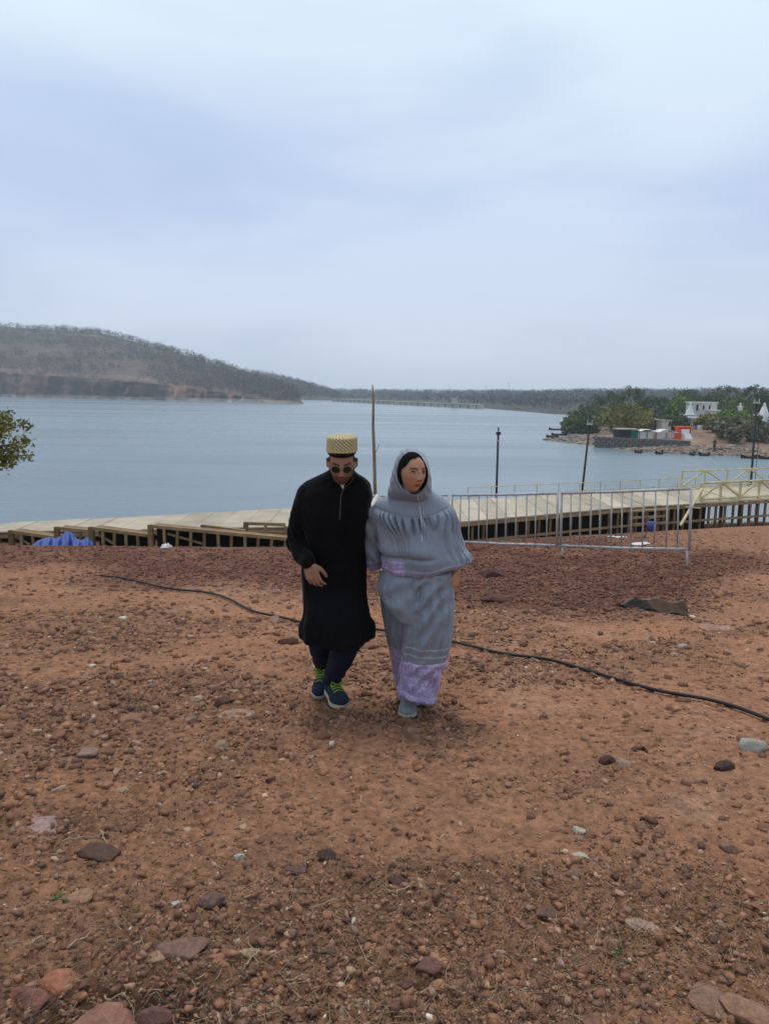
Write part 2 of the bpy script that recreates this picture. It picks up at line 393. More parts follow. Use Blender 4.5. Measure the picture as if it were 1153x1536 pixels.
def pebbles(name, n, r0, r1, smin, smax, sub=0, keep=None, pal=None, expo=2.2, sink=.25):
    x, y, r = scatter(int(n * 2.2), r0, r1); m = keep(x, y) > RNG.uniform(0, 1, len(x)); x, y, r = x[m][:n], y[m][:n], r[m][:n]; n = len(x)
    e = np.interp(x, EX, EY); ok = y < e + .5; x, y, r = x[ok], y[ok], r[ok]; n = len(x)
    s = smin + (smax - smin) * RNG.uniform(0, 1, n) ** expo; s = s * np.clip(r / 2.6, 1, 2.2)
    lib = [chip(RNG) for _ in range(48)]
    k = RNG.integers(0, 48, n); L = np.stack([l[0] for l in lib])[k]
    Rm = euler_mats(RNG.uniform(0, 6.28, n), RNG.normal(0, .22, n), RNG.normal(0, .22, n))
    V = np.einsum('nij,nvj->nvi', Rm, L) * s[:, None, None]
    z = ground_h(x, y); V += np.stack([x, y, z + s * sink], 1)[:, None, :]
    nv = L.shape[1]; F = (lib[0][1][None] + (np.arange(n) * nv)[:, None, None]).reshape(-1, 3)
    p = PAL if pal is None else pal; w = PW if pal is None else None
    ci = p[RNG.choice(len(p), n, p=w)] * RNG.uniform(.75, 1.25, (n, 1))
    b = band_mask(x, y)[:, None] * .8; ci = ci * 1.28 + .28 * np.array([.19, .098, .058]); ci = ci * (1 - b) + (np.array([.12, .05, .037]) * RNG.uniform(.5, 1.7, (n, 1))) * b
    return obj(name, mesh(name, V.reshape(-1, 3), F, M['pebble'], False, np.repeat(ci, nv, 0)), kind='stuff')
kf = lambda x, y: .10 + .9 * rough_mask(x, y) ** 1.5
pebbles('gravel', 30000, 1.6, 12.5, .0025, .011, 0, kf, sink=.1)
o = pebbles('small_stones', 7500, 1.7, 12, .007, .022, 0, kf, expo=2.8, sink=.08)
pebbles('earth_clods', 5500, 1.8, 11, .008, .030, 0, lambda x, y: .25 + .75 * rough_mask(x, y), pal=np.array([(.15, .072, .040), (.115, .054, .034), (.19, .09, .05), (.08, .042, .030)]), expo=3, sink=.05)
pebbles('laterite_gravel', 17000, 7.5, 18, .006, .019, 0, lambda x, y: .05 + band_mask(x, y), expo=2, sink=.15)

def straws(name, n, r0, r1, L0, L1, rad_, cols, keep):
    x, y, r = scatter(n * 2, r0, r1); m = keep(x, y) > RNG.uniform(0, 1, len(x)); x, y, r = x[m][:n], y[m][:n], r[m][:n]; n = len(x)
    a = RNG.uniform(0, 6.28, n); Ls = L0 + (L1 - L0) * RNG.uniform(0, 1, n) ** 2.5; ra = rad_ * RNG.uniform(.6, 1.4, n) * np.clip(r / 3, 1, 2)
    z = ground_h(x, y); up = np.abs(RNG.normal(0, .22, n))
    d = np.stack([np.cos(a), np.sin(a), up], 1); sd_ = np.stack([-np.sin(a), np.cos(a), 0 * a], 1)
    bend = RNG.normal(0, .12, n)
    c0 = np.stack([x, y, z + ra], 1)
    st = []
    for tt in (0, .5, 1):
        c_ = c0 + d * (Ls * tt)[:, None] + sd_ * (bend * Ls * 4 * tt * (1 - tt))[:, None]; w = ra * (1 - .5 * tt)
        for q in range(3):
            th = q * 2.094; st.append(c_ + sd_ * (w * math.cos(th))[:, None] + np.array([0, 0, 1]) * (w * math.sin(th))[:, None])
    V = np.stack(st, 1); f = []
    for k in (0, 3):
        for q in range(3): f.append((k + q, k + (q + 1) % 3, k + 3 + (q + 1) % 3, k + 3 + q))
    F = (np.array(f)[None] + (np.arange(n) * 9)[:, None, None]).reshape(-1, 4)
    cc = cols[RNG.integers(0, len(cols), n)] * RNG.uniform(.7, 1.2, (n, 1))
    obj(name, mesh(name, V.reshape(-1, 3), F, M['straw'], False, np.repeat(cc, 9, 0)), kind='stuff')
SC = np.array([(.30, .21, .11), (.22, .14, .08), (.085, .05, .03), (.40, .31, .18), (.12, .075, .042), (.045, .03, .02)])
straws('straw', 17000, 1.6, 9, .015, .10, .0011, SC, lambda x, y: .06 + rough_mask(x, y) ** 2)
straws('dry_grass_bits', 30000, 1.6, 9, .005, .026, .0008, SC, lambda x, y: .30 + rough_mask(x, y))

# ------------------------------------------------------------------ hills, ridge, far woods
def terrain_strip(name, cols, shoreY, shorepy, crestY, crestpy, cliff, colour, nu=240, nv=60, noise=3.0, back=1.35, amp=1.0):
    """cols: picture columns of a shoreline; each has a foot point on the water and a crest point behind"""
    px = np.linspace(cols[0], cols[-1], nu)
    sy = np.interp(px, cols, shoreY); sp = np.interp(px, cols, shorepy); cy_ = np.interp(px, cols, crestY); cp = np.interp(px, cols, crestpy)
    S0 = np.array([at(a, b, c_) for a, b, c_ in zip(px, sp, sy)]); C0 = np.array([at(a, b, c_) for a, b, c_ in zip(px, cp, cy_)])
    ch = np.interp(px, cols, cliff)
    v = np.concatenate([np.linspace(-.05, 0, 4)[:-1], np.linspace(0, .05, 34)[:-1], np.linspace(.05, .12, 8), np.linspace(.12, 1, nv)[1:], np.linspace(1, back, 8)[1:]])
    Vs = []
    for vv in v:
        Q = S0 + (C0 - S0) * vv
        H = C0[:, 2] - WATER
        cl_ = np.minimum(ch, H * .9)
        if vv <= .12: h = cl_ * sst(0.0, .045, np.array([vv]))[0] - (1.5 if vv < 0 else 0)
        else:
            q = (min(vv, 1) - .12) / .88
            h = cl_ + (H - cl_) * (q ** .85)
            if vv > 1: h = H * (1 - .5 * (vv - 1) / (back - 1))
        Q = Q.copy(); Q[:, 2] = WATER + h; Vs.append(Q)
    V = np.stack(Vs); sh = V.shape; V = V.reshape(-1, 3)
    vr = np.repeat(v, nu)
    k = sst(.05, .2, vr) * (1 - sst(.93, 1.0, vr) * .5)
    V[:, 2] += k * noise * fbm(V * np.array([.02, .02, 0]), 4, 7)
    V[:, 1] += (1 - sst(.1, .3, vr)) * amp * (11 * fbm(V * np.array([.07, 0, .04]), 4, 13) + 8 * np.abs(fbm(V * np.array([.25, 0, .1]), 3, 19))); V[:, 2] += amp * 1.5 * np.exp(-((vr - .1) / .05) ** 2) * fbm(V * np.array([.15, 0, 0]), 3, 29)
    return V, sh, vr, px
def fuzz(name, pts, h, w, ntri, cols, mt, lean=.0, tri=.16):
    """many small crowns: clouds of leaf or twig sized triangles over each point, with a thin trunk each"""
    n = len(pts); u = RNG.normal(size=(n, ntri, 3)); u /= np.linalg.norm(u, axis=2)[:, :, None]
    rr_ = RNG.uniform(.25, 1, (n, ntri, 1)) ** .5
    c_ = pts[:, None, :] + u * rr_ * np.stack([w, w, h * .42], 1)[:, None, :] + np.stack([0 * h, 0 * h, h * .6], 1)[:, None, :]
    sz = (w * tri)[:, None, None] * RNG.uniform(.5, 1.5, (n, ntri, 1))
    V = np.stack([c_ + sz * RNG.normal(size=(n, ntri, 3)) for _ in range(3)], 2).reshape(-1, 3)
    F = np.arange(len(V)).reshape(-1, 3)
    cc = cols * RNG.uniform(.5, 1.45, (n, 1)); cc = np.repeat(cc, ntri * 3, 0)
    cc = cc * np.repeat(RNG.uniform(.75, 1.25, (n * ntri, 1)), 3, 0)
    # trunks: one thin triangle-section spike each
    T = []; a = w * .06
    for q in range(3): T.append(pts + np.stack([a * math.cos(q * 2.1), a * math.sin(q * 2.1), 0 * a - .5], 1))
    T.append(pts + np.stack([0 * a, 0 * a, h * .7], 1)); T = np.stack(T, 1).reshape(-1, 3); b = len(V)
    Ft = (np.array([(0, 1, 3), (1, 2, 3), (2, 0, 3)])[None] + (np.arange(n) * 4)[:, None, None]).reshape(-1, 3) + b
    V = np.concatenate([V, T]); F = np.concatenate([F, Ft]); cc = np.concatenate([cc, np.repeat(cols * .8, 4, 0)])
    return obj(name, mesh(name, V, F, mt, False, cc), kind='stuff')
# left hill with its river cliff
hx = [-420, -200, 0, 60, 150, 250, 330, 400, 445, 458]
V, sh, vr, px = terrain_strip('hill', hx, [640, 615, 590, 575, 560, 540, 515, 495, 480, 478], [594, 595, 597.5, 598.5, 600.5, 603, 605, 607, 608, 608.5],
    [900, 880, 850, 840, 800, 740, 680, 600, 540, 500], [482, 480, 489, 494, 500, 524, 549, 573, 594, 607.5], [20, 20, 19, 17, 14.5, 11, 6, 1.5, .6, .3], None)
nu = 240
hz_ = V[:, 2] - WATER
n = fbm(V * np.array([.03, .03, .03]), 4, 3)[:, None]; n2 = fbm(V * np.array([.08, .02, .02]), 4, 5)[:, None]
g = np.array([.115, .093, .078]) * (1 + .5 * n)
n4 = fbm(V * np.array([.22, .1, .05]), 4, 15)[:, None]; clf = np.array([.050, .038, .034]) * (1 + 1.6 * n4) + np.array([.30, .14, .08]) * sst(-.08, .35, n2) * sst(-.3, .3, n4) + np.array([.09, .08, .07]) * sst(.2, .5, fbm(V * np.array([.05, .05, .6]), 3, 25)[:, None])
cm = (1 - sst(.06, .13, vr))[:, None]; g = g * (1 - cm) + clf * cm
foot = ((hz_ < 2.2) & (vr < .13))[:, None]; g = np.where(foot, np.array([.25, .22, .20]) * (1 + .6 * n2), g)
rim = np.exp(-((vr - .15) / .025) ** 2)[:, None]; g = g * (1 - rim * .7) + np.array([.24, .17, .12]) * rim * .7
scar = np.exp(-((vr - .84 - .02 * n[:, 0]) / .012) ** 2)[:, None]; g = g * (1 - scar * .8) + np.array([.05, .04, .045]) * scar * .8
scar2 = np.exp(-((vr - .89 - .02 * n[:, 0]) / .014) ** 2)[:, None]; g = g * (1 - scar2 * .6) + np.array([.26, .19, .14]) * scar2 * .6
obj('left_hill', mesh('left_hill', V, grid_faces(len(V) // nu, nu), M['hill'], True, np.clip(g, .01, .6)), kind='structure')
G3 = V.reshape(-1, nu, 3); nr = len(G3)
def on_strip(G3, n, lo, hi):
    a = RNG.uniform(lo, hi - 1.01, n); b = RNG.uniform(0, nu - 1.01, n); i, j = a.astype(int), b.astype(int); f, g_ = (a - i)[:, None], (b - j)[:, None]
    return G3[i, j] * (1 - f) * (1 - g_) + G3[i + 1, j] * f * (1 - g_) + G3[i, j + 1] * (1 - f) * g_ + G3[i + 1, j + 1] * f * g_
pts = on_strip(G3, 5200, 42, nr - 3); pts = pts[fbm(pts * np.array([.02, .03, 0]) + 3, 3, 91) > -.30]
crest = on_strip(G3, 700, nr - 12, nr - 5); pts = np.concatenate([pts, crest])
H = pts[:, 2] - WATER; pts = pts[H > 1.5]
k = fbm(pts * .012, 3, 33)
tcol = np.array([.115, .100, .092]) + np.array([.04, .025, .02]) * k[:, None]
gmask = (fbm(pts * np.array([.02, .02, .0]) + 9, 2, 44) + .35 * (pts[:, 0] < -250) > .32)[:, None] & (RNG.uniform(size=(len(pts), 1)) > .3)
tcol = np.where(gmask, np.array([.075, .088, .055]), tcol)
fuzz('hill_scrub', pts, RNG.uniform(3, 7.5, len(pts)), RNG.uniform(1.6, 3.6, len(pts)), 34, tcol, M['twigs'], tri=.12)

# second hill tapering away behind the first
hx2 = [360, 400, 440, 470, 495, 508]
V, sh, vr, px = terrain_strip('hill2', hx2, [690, 690, 690, 690, 690, 690], [599.5] * 6, [900, 890, 870, 840, 790, 720], [560, 563, 572, 580, 589, 600], [2] * 6, None, amp=.6, noise=1.5)
g = np.array([.11, .105, .10]) * (1 + .5 * fbm(V * .03, 4, 3)[:, None])
obj('far_hill', mesh('far_hill', V, grid_faces(len(V) // nu, nu), M['hill'], True, np.clip(g, .01, .6)), kind='structure')
pts = on_strip(V.reshape(-1, nu, 3), 1500, 42, len(V) // nu - 4)
fuzz('far_hill_scrub', pts, RNG.uniform(3, 7, len(pts)), RNG.uniform(1.8, 3.8, len(pts)), 24, np.array([.10, .095, .09]) * (1 + .3 * fbm(pts * .02, 2, 3)[:, None]), M['twigs'], tri=.13)
# far ridge across the reservoir
rx = [420, 470, 500, 600, 700, 720, 780, 830, 900, 1000, 1153, 1500]
V, sh, vr, px = terrain_strip('ridge', rx, [760, 740, 700, 560, 440, 425, 360, 315, 300, 300, 310, 330], [601, 601, 601.6, 605.5, 611.5, 613, 618, 622.5, 624, 625, 626, 632],
    [1150, 1150, 1120, 1000, 880, 860, 760, 700, 680, 680, 700, 760], [572, 584, 586, 588, 589, 589, 589.5, 589.5, 589, 588, 588, 590], [1] * 12, None, noise=1.2, amp=.5)
g = np.array([.085, .085, .075]) * (1 + .5 * fbm(V * .03, 4, 3)[:, None])
obj('far_ridge', mesh('far_ridge', V, grid_faces(len(V) // nu, nu), M['hill'], True, np.clip(g, .01, .6)), kind='structure')
G3 = V.reshape(-1, nu, 3); nr = len(G3)
pts = np.concatenate([on_strip(G3, 5200, 42, nr - 4), on_strip(G3, 900, nr - 14, nr - 7)])
tcol = np.array([.064, .070, .080]) * (1 + .35 * fbm(pts * .01, 3, 3)[:, None])  # bluish crowns: part of the distance haze is painted into the colour
fuzz('ridge_woods', pts, RNG.uniform(2, 4.6, len(pts)), RNG.uniform(1.6, 3.6, len(pts)), 18, tcol * 1.4, M['twigs'], tri=.13)

# dam wall with its gate house and piers
a_, b_ = at(500, 603.5, 620), at(722, 614.5, 409); a_[2] = b_[2] = WATER
d_ = thing('dam', 'long pale dam wall lying low across the far water', 'dam', (a_ + b_) / 2)
MB().beam(a_ + [0, 0, .9], b_ + [0, 0, .9], 3, 1.9).out('wall', M['concrete'], d_)
MB().beam(a_ + [0, 0, 2.0], b_ + [0, 0, 2.0], 4, .35).out('walkway', M['concrete'], d_)
for i in range(26):
    q = a_ + (b_ - a_) * (i + .5) / 26
    MB().box(q[0] - 1, q[0] + 1, q[1] - 2.6, q[1] - 1.6, WATER - 1, WATER + 1.6).out('pier', M['masonry'], d_)
q = a_ + (b_ - a_) * .87; MB().box(q[0] - 1.6, q[0] + 1.6, q[1] - 1.5, q[1] + 1.5, WATER + 2.1, WATER + 5).box(q[0] - 2, q[0] + 2, q[1] - 1.9, q[1] + 1.9, WATER + 5, WATER + 5.3).out('gate_house', M['concrete'], d_)
for px_, top, lb in ((729, 578, 'shorter faint mast standing on the far ridge'), (763, 573, 'taller faint mast standing on the far ridge')):
    p = at(px_, 590, 800); q = at(px_, top, 800); MB().tube([p - [0, 0, 6], q], [.35, .15], 5).beam(q - [1.2, 0, 1.5], q + [1.2, 0, -1.5], .25, .25).out('radio_mast', M['lamp_grey'], label=lb, cat='mast')

# ------------------------------------------------------------------ village headland
SH = np.array([(28.5, 137), (31, 128), (35, 117), (38, 109.5), (44, 106.5), (52, 104), (75, 100), (150, 97), (150, 290), (95, 262), (72, 240), (56, 212), (47, 190), (44, 168), (41, 156), (37, 147)], float)
def seg_dist(x, y):
    d = np.full(x.shape, 1e9); ins = np.zeros(x.shape, bool)
    for i in range(len(SH)):
        ax, ay = SH[i]; bx, by = SH[(i + 1) % len(SH)]
        tt = np.clip(((x - ax) * (bx - ax) + (y - ay) * (by - ay)) / ((bx - ax) ** 2 + (by - ay) ** 2), 0, 1)
        d = np.minimum(d, np.hypot(x - ax - tt * (bx - ax), y - ay - tt * (by - ay)))
        ins ^= ((ay > y) != (by > y)) & (x < (bx - ax) * (y - ay) / (by - ay + 1e-9) + ax)
    return np.where(ins, d, -d)
def vh(x, y):
    x = np.atleast_1d(np.asarray(x, float)); y = np.atleast_1d(np.asarray(y, float))
    d = seg_dist(x, y) + 1.5 * fbm(xy0(x * .25, y * .25), 3, 5)
    z = WATER + np.interp(d, [-12, 0, 3, 9, 20, 35, 60, 90], [-3, 0, .55, 1.15, 2.2, 3.1, 4.2, 5.0])
    return z + .25 * fbm(xy0(x * .4, y * .4), 4, 15) * (d > 0)
gx = np.concatenate([np.linspace(18, 75, 230), np.linspace(76, 152, 60)]); gy = np.concatenate([np.linspace(92, 150, 200), np.linspace(151, 292, 110)])
XX, YY = np.meshgrid(gx, gy); x, y = XX.ravel(), YY.ravel(); z = vh(x, y)
n = fbm(xy0(x * .3, y * .3), 4, 3)[:, None]; n2 = fbm(xy0(x * 1.2, y * 1.2), 3, 6)[:, None]
g = np.array([.25, .17, .12]) * (1 + .35 * n + .3 * n2)
red = sst(48, 60, x)[:, None] * sst(-.3, .3, n); g = g * (1 - .6 * red) + np.array([.26, .12, .08]) * red * .6
obj('headland', mesh('headland', np.stack([x, y, z], 1), grid_faces(len(gy), len(gx)), M['hill'], True, np.clip(g, .02, .5)), kind='structure')
# shore rocks
n = 2600; i = RNG.integers(0, 7, n); f = RNG.uniform(0, 1, n); i = np.where(RNG.uniform(size=n) < .25, RNG.integers(11, 16, n), i)
a = SH[i]; b = SH[(i + 1) % 16]; p = a + (b - a) * f[:, None]; c0 = np.array([60, 150]); p = p + (c0 - p) / np.linalg.norm(c0 - p, axis=1)[:, None] * RNG.uniform(-.5, 7, (n, 1))
lib = [rock_shape(0, .5, RNG) for _ in range(20)]; L = np.stack([l[0] for l in lib])[RNG.integers(0, 20, n)]
s = RNG.uniform(.12, .55, n); V = L * s[:, None, None] + np.stack([p[:, 0], p[:, 1], vh(p[:, 0], p[:, 1])], 1)[:, None, :]
F = (lib[0][1][None] + (np.arange(n) * 12)[:, None, None]).reshape(-1, 3)
cc = np.array([.24, .19, .15]) * RNG.uniform(.4, 1.6, (n, 1))
obj('shore_rocks', mesh('shore_rocks', V.reshape(-1, 3), F, M['pebble'], False, np.repeat(cc, 12, 0)), kind='stuff')

def tree(name, label, base, height, width, col, nclump=70, per=34, leaf=.16, trunk=.12, flat=.8, group=None, bare=False, seed=0):
    rng = np.random.default_rng(seed + 100); base = np.asarray(base, float)
    t_ = thing(name, label, 'tree', base, group)
    cz = height * .58; hh = height * .43 * (flat / .8)
    # limbs
    mb = MB(); mb.tube([base - [0, 0, .3], base + [rng.normal(0, .1), 0, height * .3], base + [rng.normal(0, .2), 0, height * .62]], [trunk * height * .12 + .05, trunk * height * .09 + .03, .03], 7)
    cs = rng.normal(size=(nclump, 3)); cs /= np.linalg.norm(cs, axis=1)[:, None]; cs *= rng.uniform(.35, 1, (nclump, 1)) ** .45
    lob = 1 + .28 * fbm(cs * 1.7 + seed * 3.1, 2, seed)[:, None] * 1.6
    C = base + cs * lob * np.array([width / 2, width / 2, hh]) + [0, 0, cz]
    C[:, 2] = np.maximum(C[:, 2], base[2] + height * .12)
    for k in range(0, nclump, max(1, nclump // 9)):
        mb.tube([base + [0, 0, height * .28], (base + [0, 0, height * .35] + C[k]) / 2, C[k]], [.05 * trunk * height, .03 * trunk * height, .012 * height * trunk], 5)
    mb.out('trunk', M['bark'], t_, True)
    cr = width / 2 * .26 * rng.uniform(.6, 1.3, nclump)
    n_ = nclump * per; ci = np.repeat(np.arange(nclump), per)
    u = rng.normal(size=(n_, 3)); u /= np.linalg.norm(u, axis=1)[:, None]
    q = C[ci] + u * (cr[ci] * rng.uniform(.3, 1.05, n_))[:, None] * np.array([1, 1, .7])
    ls = leaf * rng.uniform(.6, 1.4, n_)[:, None]
    e1 = rng.normal(size=(n_, 3)); e1 /= np.linalg.norm(e1, axis=1)[:, None]; e2 = np.cross(e1, u + .3 * rng.normal(size=(n_, 3))); e2 /= np.linalg.norm(e2, axis=1)[:, None] + 1e-6
    V = np.stack([q - e1 * ls, q + e2 * ls * .55, q + e1 * ls, q - e2 * ls * .55], 1).reshape(-1, 3)
    F = np.arange(n_ * 4).reshape(-1, 4)
    cc = np.array(col) * rng.uniform(.65, 1.35, (nclump, 1))[ci] * rng.uniform(.75, 1.25, (n_, 1))
    obj('crown', V, F, M['leaf'], t_, False, np.repeat(cc, 4, 0))
    return t_
DG, OG, BG, MG, GG = (.062, .098, .035), (.19, .175, .042), (.11, .20, .038), (.12, .155, .048), (.17, .16, .095)
TR = [  # px centre, px width, py top, Y, colour, name, label
 (868, 34, 617, 172, DG, 'shrub_tree', 'low dark tree nearest the headland tip'),
 (888, 40, 606, 178, MG, 'leafy_tree', 'mid green tree rising second from the headland tip'),
 (915, 46, 592, 186, DG, 'leafy_tree', 'dark tree on the skyline left of the tallest dark tree'),
 (948, 56, 583, 180, DG, 'leafy_tree', 'tallest broad dark tree on the left of the village'),
 (940, 74, 609, 140, OG, 'olive_tree', 'wide olive green tree behind the green and black shed'),
 (985, 50, 596, 165, DG, 'leafy_tree', 'dark tree between the wide olive tree and the white spire'),
 (880, 34, 628, 150, DG, 'shrub_tree', 'low dark tree left of the wide olive tree near the shore'),
 (1020, 40, 601, 158, BG, 'leafy_tree', 'bright green tree just left of the white temple spire'),
 (1032, 44, 589, 205, DG, 'leafy_tree', 'dark tree behind the white temple and cream house'),
 (1012, 36, 622, 138, DG, 'leafy_tree', 'dark bush tree left of the lilac walled temple porch'),
 (1084, 46, 584, 215, DG, 'leafy_tree', 'tall bluish dark tree on the skyline right of the cream house'),
 (1108, 40, 593, 185, MG, 'leafy_tree', 'mid green tree behind the small white shrine spire'),
 (1128, 34, 583, 190, DG, 'conical_tree', 'pointed dark tree on the skyline near the right pole'),
 (1152, 44, 590, 190, DG, 'leafy_tree', 'dark tree on the skyline behind the far right temple'),
 (1098, 46, 615, 140, BG, 'leafy_tree', 'yellowish green tree right of the cream house'),
 (1080, 30, 631, 126, GG, 'shrub_tree', 'greyish bush tree at the top of the red path'),
 (1090, 30, 645, 119, GG, 'shrub_tree', 'dry grey brown bush low on the red slope'),
 (1115, 34, 636, 124, GG, 'shrub_tree', 'dusty bush tree left of the right pole'),
 (1128, 30, 634, 128, MG, 'leafy_tree', 'green tree below the far right temple'),
 (1176, 36, 618, 130, DG, 'leafy_tree', 'dark tree cut by the right picture edge'),
 (1185, 50, 600, 160, DG, 'leafy_tree', 'dark tree past the far right temple'),
 (1000, 30, 632, 150, MG, 'leafy_tree', 'small tree behind the grey walled hut'),
 (1060, 34, 632, 133, OG, 'leafy_tree', 'olive tree directly below the cream house'),
 (1040, 30, 596, 215, MG, 'leafy_tree', 'distant tree right behind the cream house roof'),
 (1066, 36, 591, 205, DG, 'leafy_tree', 'distant dark tree behind the right end of the cream house'),
 (925, 44, 607, 160, DG, 'leafy_tree', 'dark tree peeping out left of the wide olive tree'),
 (965, 40, 618, 146, MG, 'leafy_tree', 'mid green tree right of the wide olive tree'),
 (1130, 22, 654, 116, GG, 'shrub_tree', 'low grey bush above the rocks left of the right pole'),
 (1100, 22, 660, 115, GG, 'shrub_tree', 'low grey bush above the rocks at the foot of the slope'),
 (1152, 26, 652, 115, GG, 'shrub_tree', 'low grey bush above the rocks at the right picture edge'),
 (856, 26, 622, 165, MG, 'shrub_tree', 'lowest green bush at the very tip of the headland'),
]
for k, (cx, wpx, top, Yd, colr, nm, lb) in enumerate(TR):
    p = at(cx, top, Yd); zg = vh(p[0], Yd)[0]; h = max(2.5, p[2] - zg); wd = wpx * Yd / FPX
    tree(nm, lb, (p[0], Yd, zg - .2), h, wd * 1.08, colr, 110, 40, .20, .10, .95, 'trees of the village headland', seed=k)

# ---- village buildings
def bld(name, label, cat, px0, px1, pyb, pyt, Yd, depth, mat, roofm=None, wins=(), over=.15, roof_t=.18):
    a = at(px0, pyb, Yd); b = at(px1, pyb, Yd); zt = at((px0 + px1) / 2, pyt, Yd)[2]; zb = min(a[2], b[2], vh((a[0] + b[0]) / 2, Yd)[0]) - .3
    t_ = thing(name, label, cat, ((a[0] + b[0]) / 2, Yd, zb))
    MB().box(a[0], b[0], Yd, Yd + depth, zb, zt - roof_t).out('wall', mat, t_)
    if roofm: MB().box(a[0] - over, b[0] + over, Yd - over, Yd + depth + over, zt - roof_t, zt).out('roof', roofm, t_)
    for (wx0, wx1, wy0, wy1, nm) in wins:
        c_ = at(wx0, wy1, Yd); d_ = at(wx1, wy0, Yd)
        f_ = MB().box(c_[0] - .06, d_[0] + .06, Yd - .05, Yd + .03, c_[2] - .06, d_[2] + .06).out(nm, mat, t_)
        MB().box(c_[0], d_[0], Yd - .07, Yd - .052, c_[2], d_[2]).out('opening', M['opening'], f_)
    return t_
def spire(name, label, pxc, wpx, pyb, pym, pyt, Yd, mat, body=None):
    c_ = at(pxc, pyb, Yd); w = wpx * Yd / FPX; zm = at(pxc, pym, Yd)[2]; zt = at(pxc, pyt, Yd)[2]; zb = vh(c_[0], Yd)[0] - .3
    t_ = thing(name, label, 'temple', (c_[0], Yd, zb)); x0 = c_[0]; y0 = Yd + w / 2
    MB().box(x0 - w / 2, x0 + w / 2, Yd, Yd + w, zb, zm).out('wall', body or mat, t_)
    MB().box(x0 - w / 2 - .12, x0 + w / 2 + .12, Yd - .12, Yd + w + .12, zm, zm + .15).out('cornice', mat, t_)
    zs = np.linspace(zm + .15, zt - .35, 9); tt = (zs - zs[0]) / (zs[-1] - zs[0]); rs = w / 2 * .95 * (1 - tt ** 1.1 * .82)
    V = []; F = []
    for i, (z_, r_) in enumerate(zip(zs, rs)):
        for j in range(8): th = math.pi / 4 * j + math.pi / 8; V.append((x0 + r_ * 1.05 * math.cos(th), y0 + r_ * 1.05 * math.sin(th), z_))
    for i in range(8):
        for j in range(8): F.append((i * 8 + j, i * 8 + (j + 1) % 8, i * 8 + 8 + (j + 1) % 8, i * 8 + 8 + j))
    F.append(tuple(64 + j for j in range(8)))
    obj('spire', V, F, mat, t_)
    MB().tube([(x0, y0, zs[-1]), (x0, y0, zs[-1] + .1), (x0, y0, zs[-1] + .25), (x0, y0, zt + .1)], [.12, .26, .2, .03], 8).out('finial', mat, t_, True)
    return t_
bld('house', 'cream two storey village house with dark porch opening', 'house', 1039, 1074, 624, 603, 150, 4, M['cream'], M['white'], [(1043, 1047, 607, 616, 'doorway'), (1053, 1056, 608, 614, 'window'), (1062, 1065, 608, 614, 'window')])
bld('annex', 'low cream lean-to at the right end of the cream house', 'house', 1066, 1079, 622, 615, 148, 3, M['cream'], M['white'])
spire('temple', 'white pointed temple spire left of the cream house', 1035, 13, 640, 623, 604, 144, M['white'], M['lilacwall'])
bld('porch', 'lilac temple porch with square dark opening', 'porch', 1035, 1049, 642, 626, 138, 3, M['lilacwall'], M['white'], [(1039, 1046, 629, 638, 'doorway')])
bld('white_wall', 'short white yard wall beside the lilac porch', 'wall', 1046, 1053, 646, 636, 132, .3, M['white'])
spire('temple', 'larger white temple spire at the right picture edge', 1148, 22, 645, 634, 605, 132, M['white'])
spire('small_shrine', 'tiny white shrine spire between trees on the hill', 1110, 5, 618, 611, 605, 170, M['white'])
bld('hut', 'grey walled hut with dark doorway behind the white tents', 'hut', 992, 1006, 641, 630, 136, 3, M['cream'], M['concrete'], [(1002, 1005, 633, 639, 'doorway')])
bld('hut', 'low brown roofed hut left of the grey walled hut', 'hut', 976, 991, 640, 629, 140, 3, M['masonry'], M['concrete'])
bld('orange_shrine', 'bright orange shrine with dark doorway beside white steps', 'shrine', 1018, 1035, 655, 640, 121, 2, M['orange'], M['orange'], [(1024, 1027.5, 644, 650, 'doorway')])
MBs = thing('white_steps', 'white plastered steps in front of the orange shrine', 'steps', at(1029, 659, 119.5))
for i in range(4):
    a = at(1023, 659, 119.5); b = at(1034, 659, 119.5); MB().box(a[0] + .05 * i, b[0], 118.2 + .35 * i, 119.9, a[2] + .2 + .22 * i - .22, a[2] + .2 + .22 * i).out('step', M['white'], MBs)
MB().box(a[0], b[0], 119.9, 120.3, a[2] - .3, a[2] + 1.5).out('parapet', M['white'], MBs)
bld('orange_kiosk', 'small orange block at the left foot of the shrine', 'kiosk', 1014, 1021, 660, 648, 119, .8, M['orange'])
bld('shed', 'black walled shed with pale sheet roof', 'shed', 926, 944, 655, 643, 121, 2.5, M['boat'], M['concrete'])
bld('green_shed', 'dark green shed right of the black one', 'shed', 945, 956, 655, 643.5, 121, 2.5, M['greenpanel'], M['concrete'])
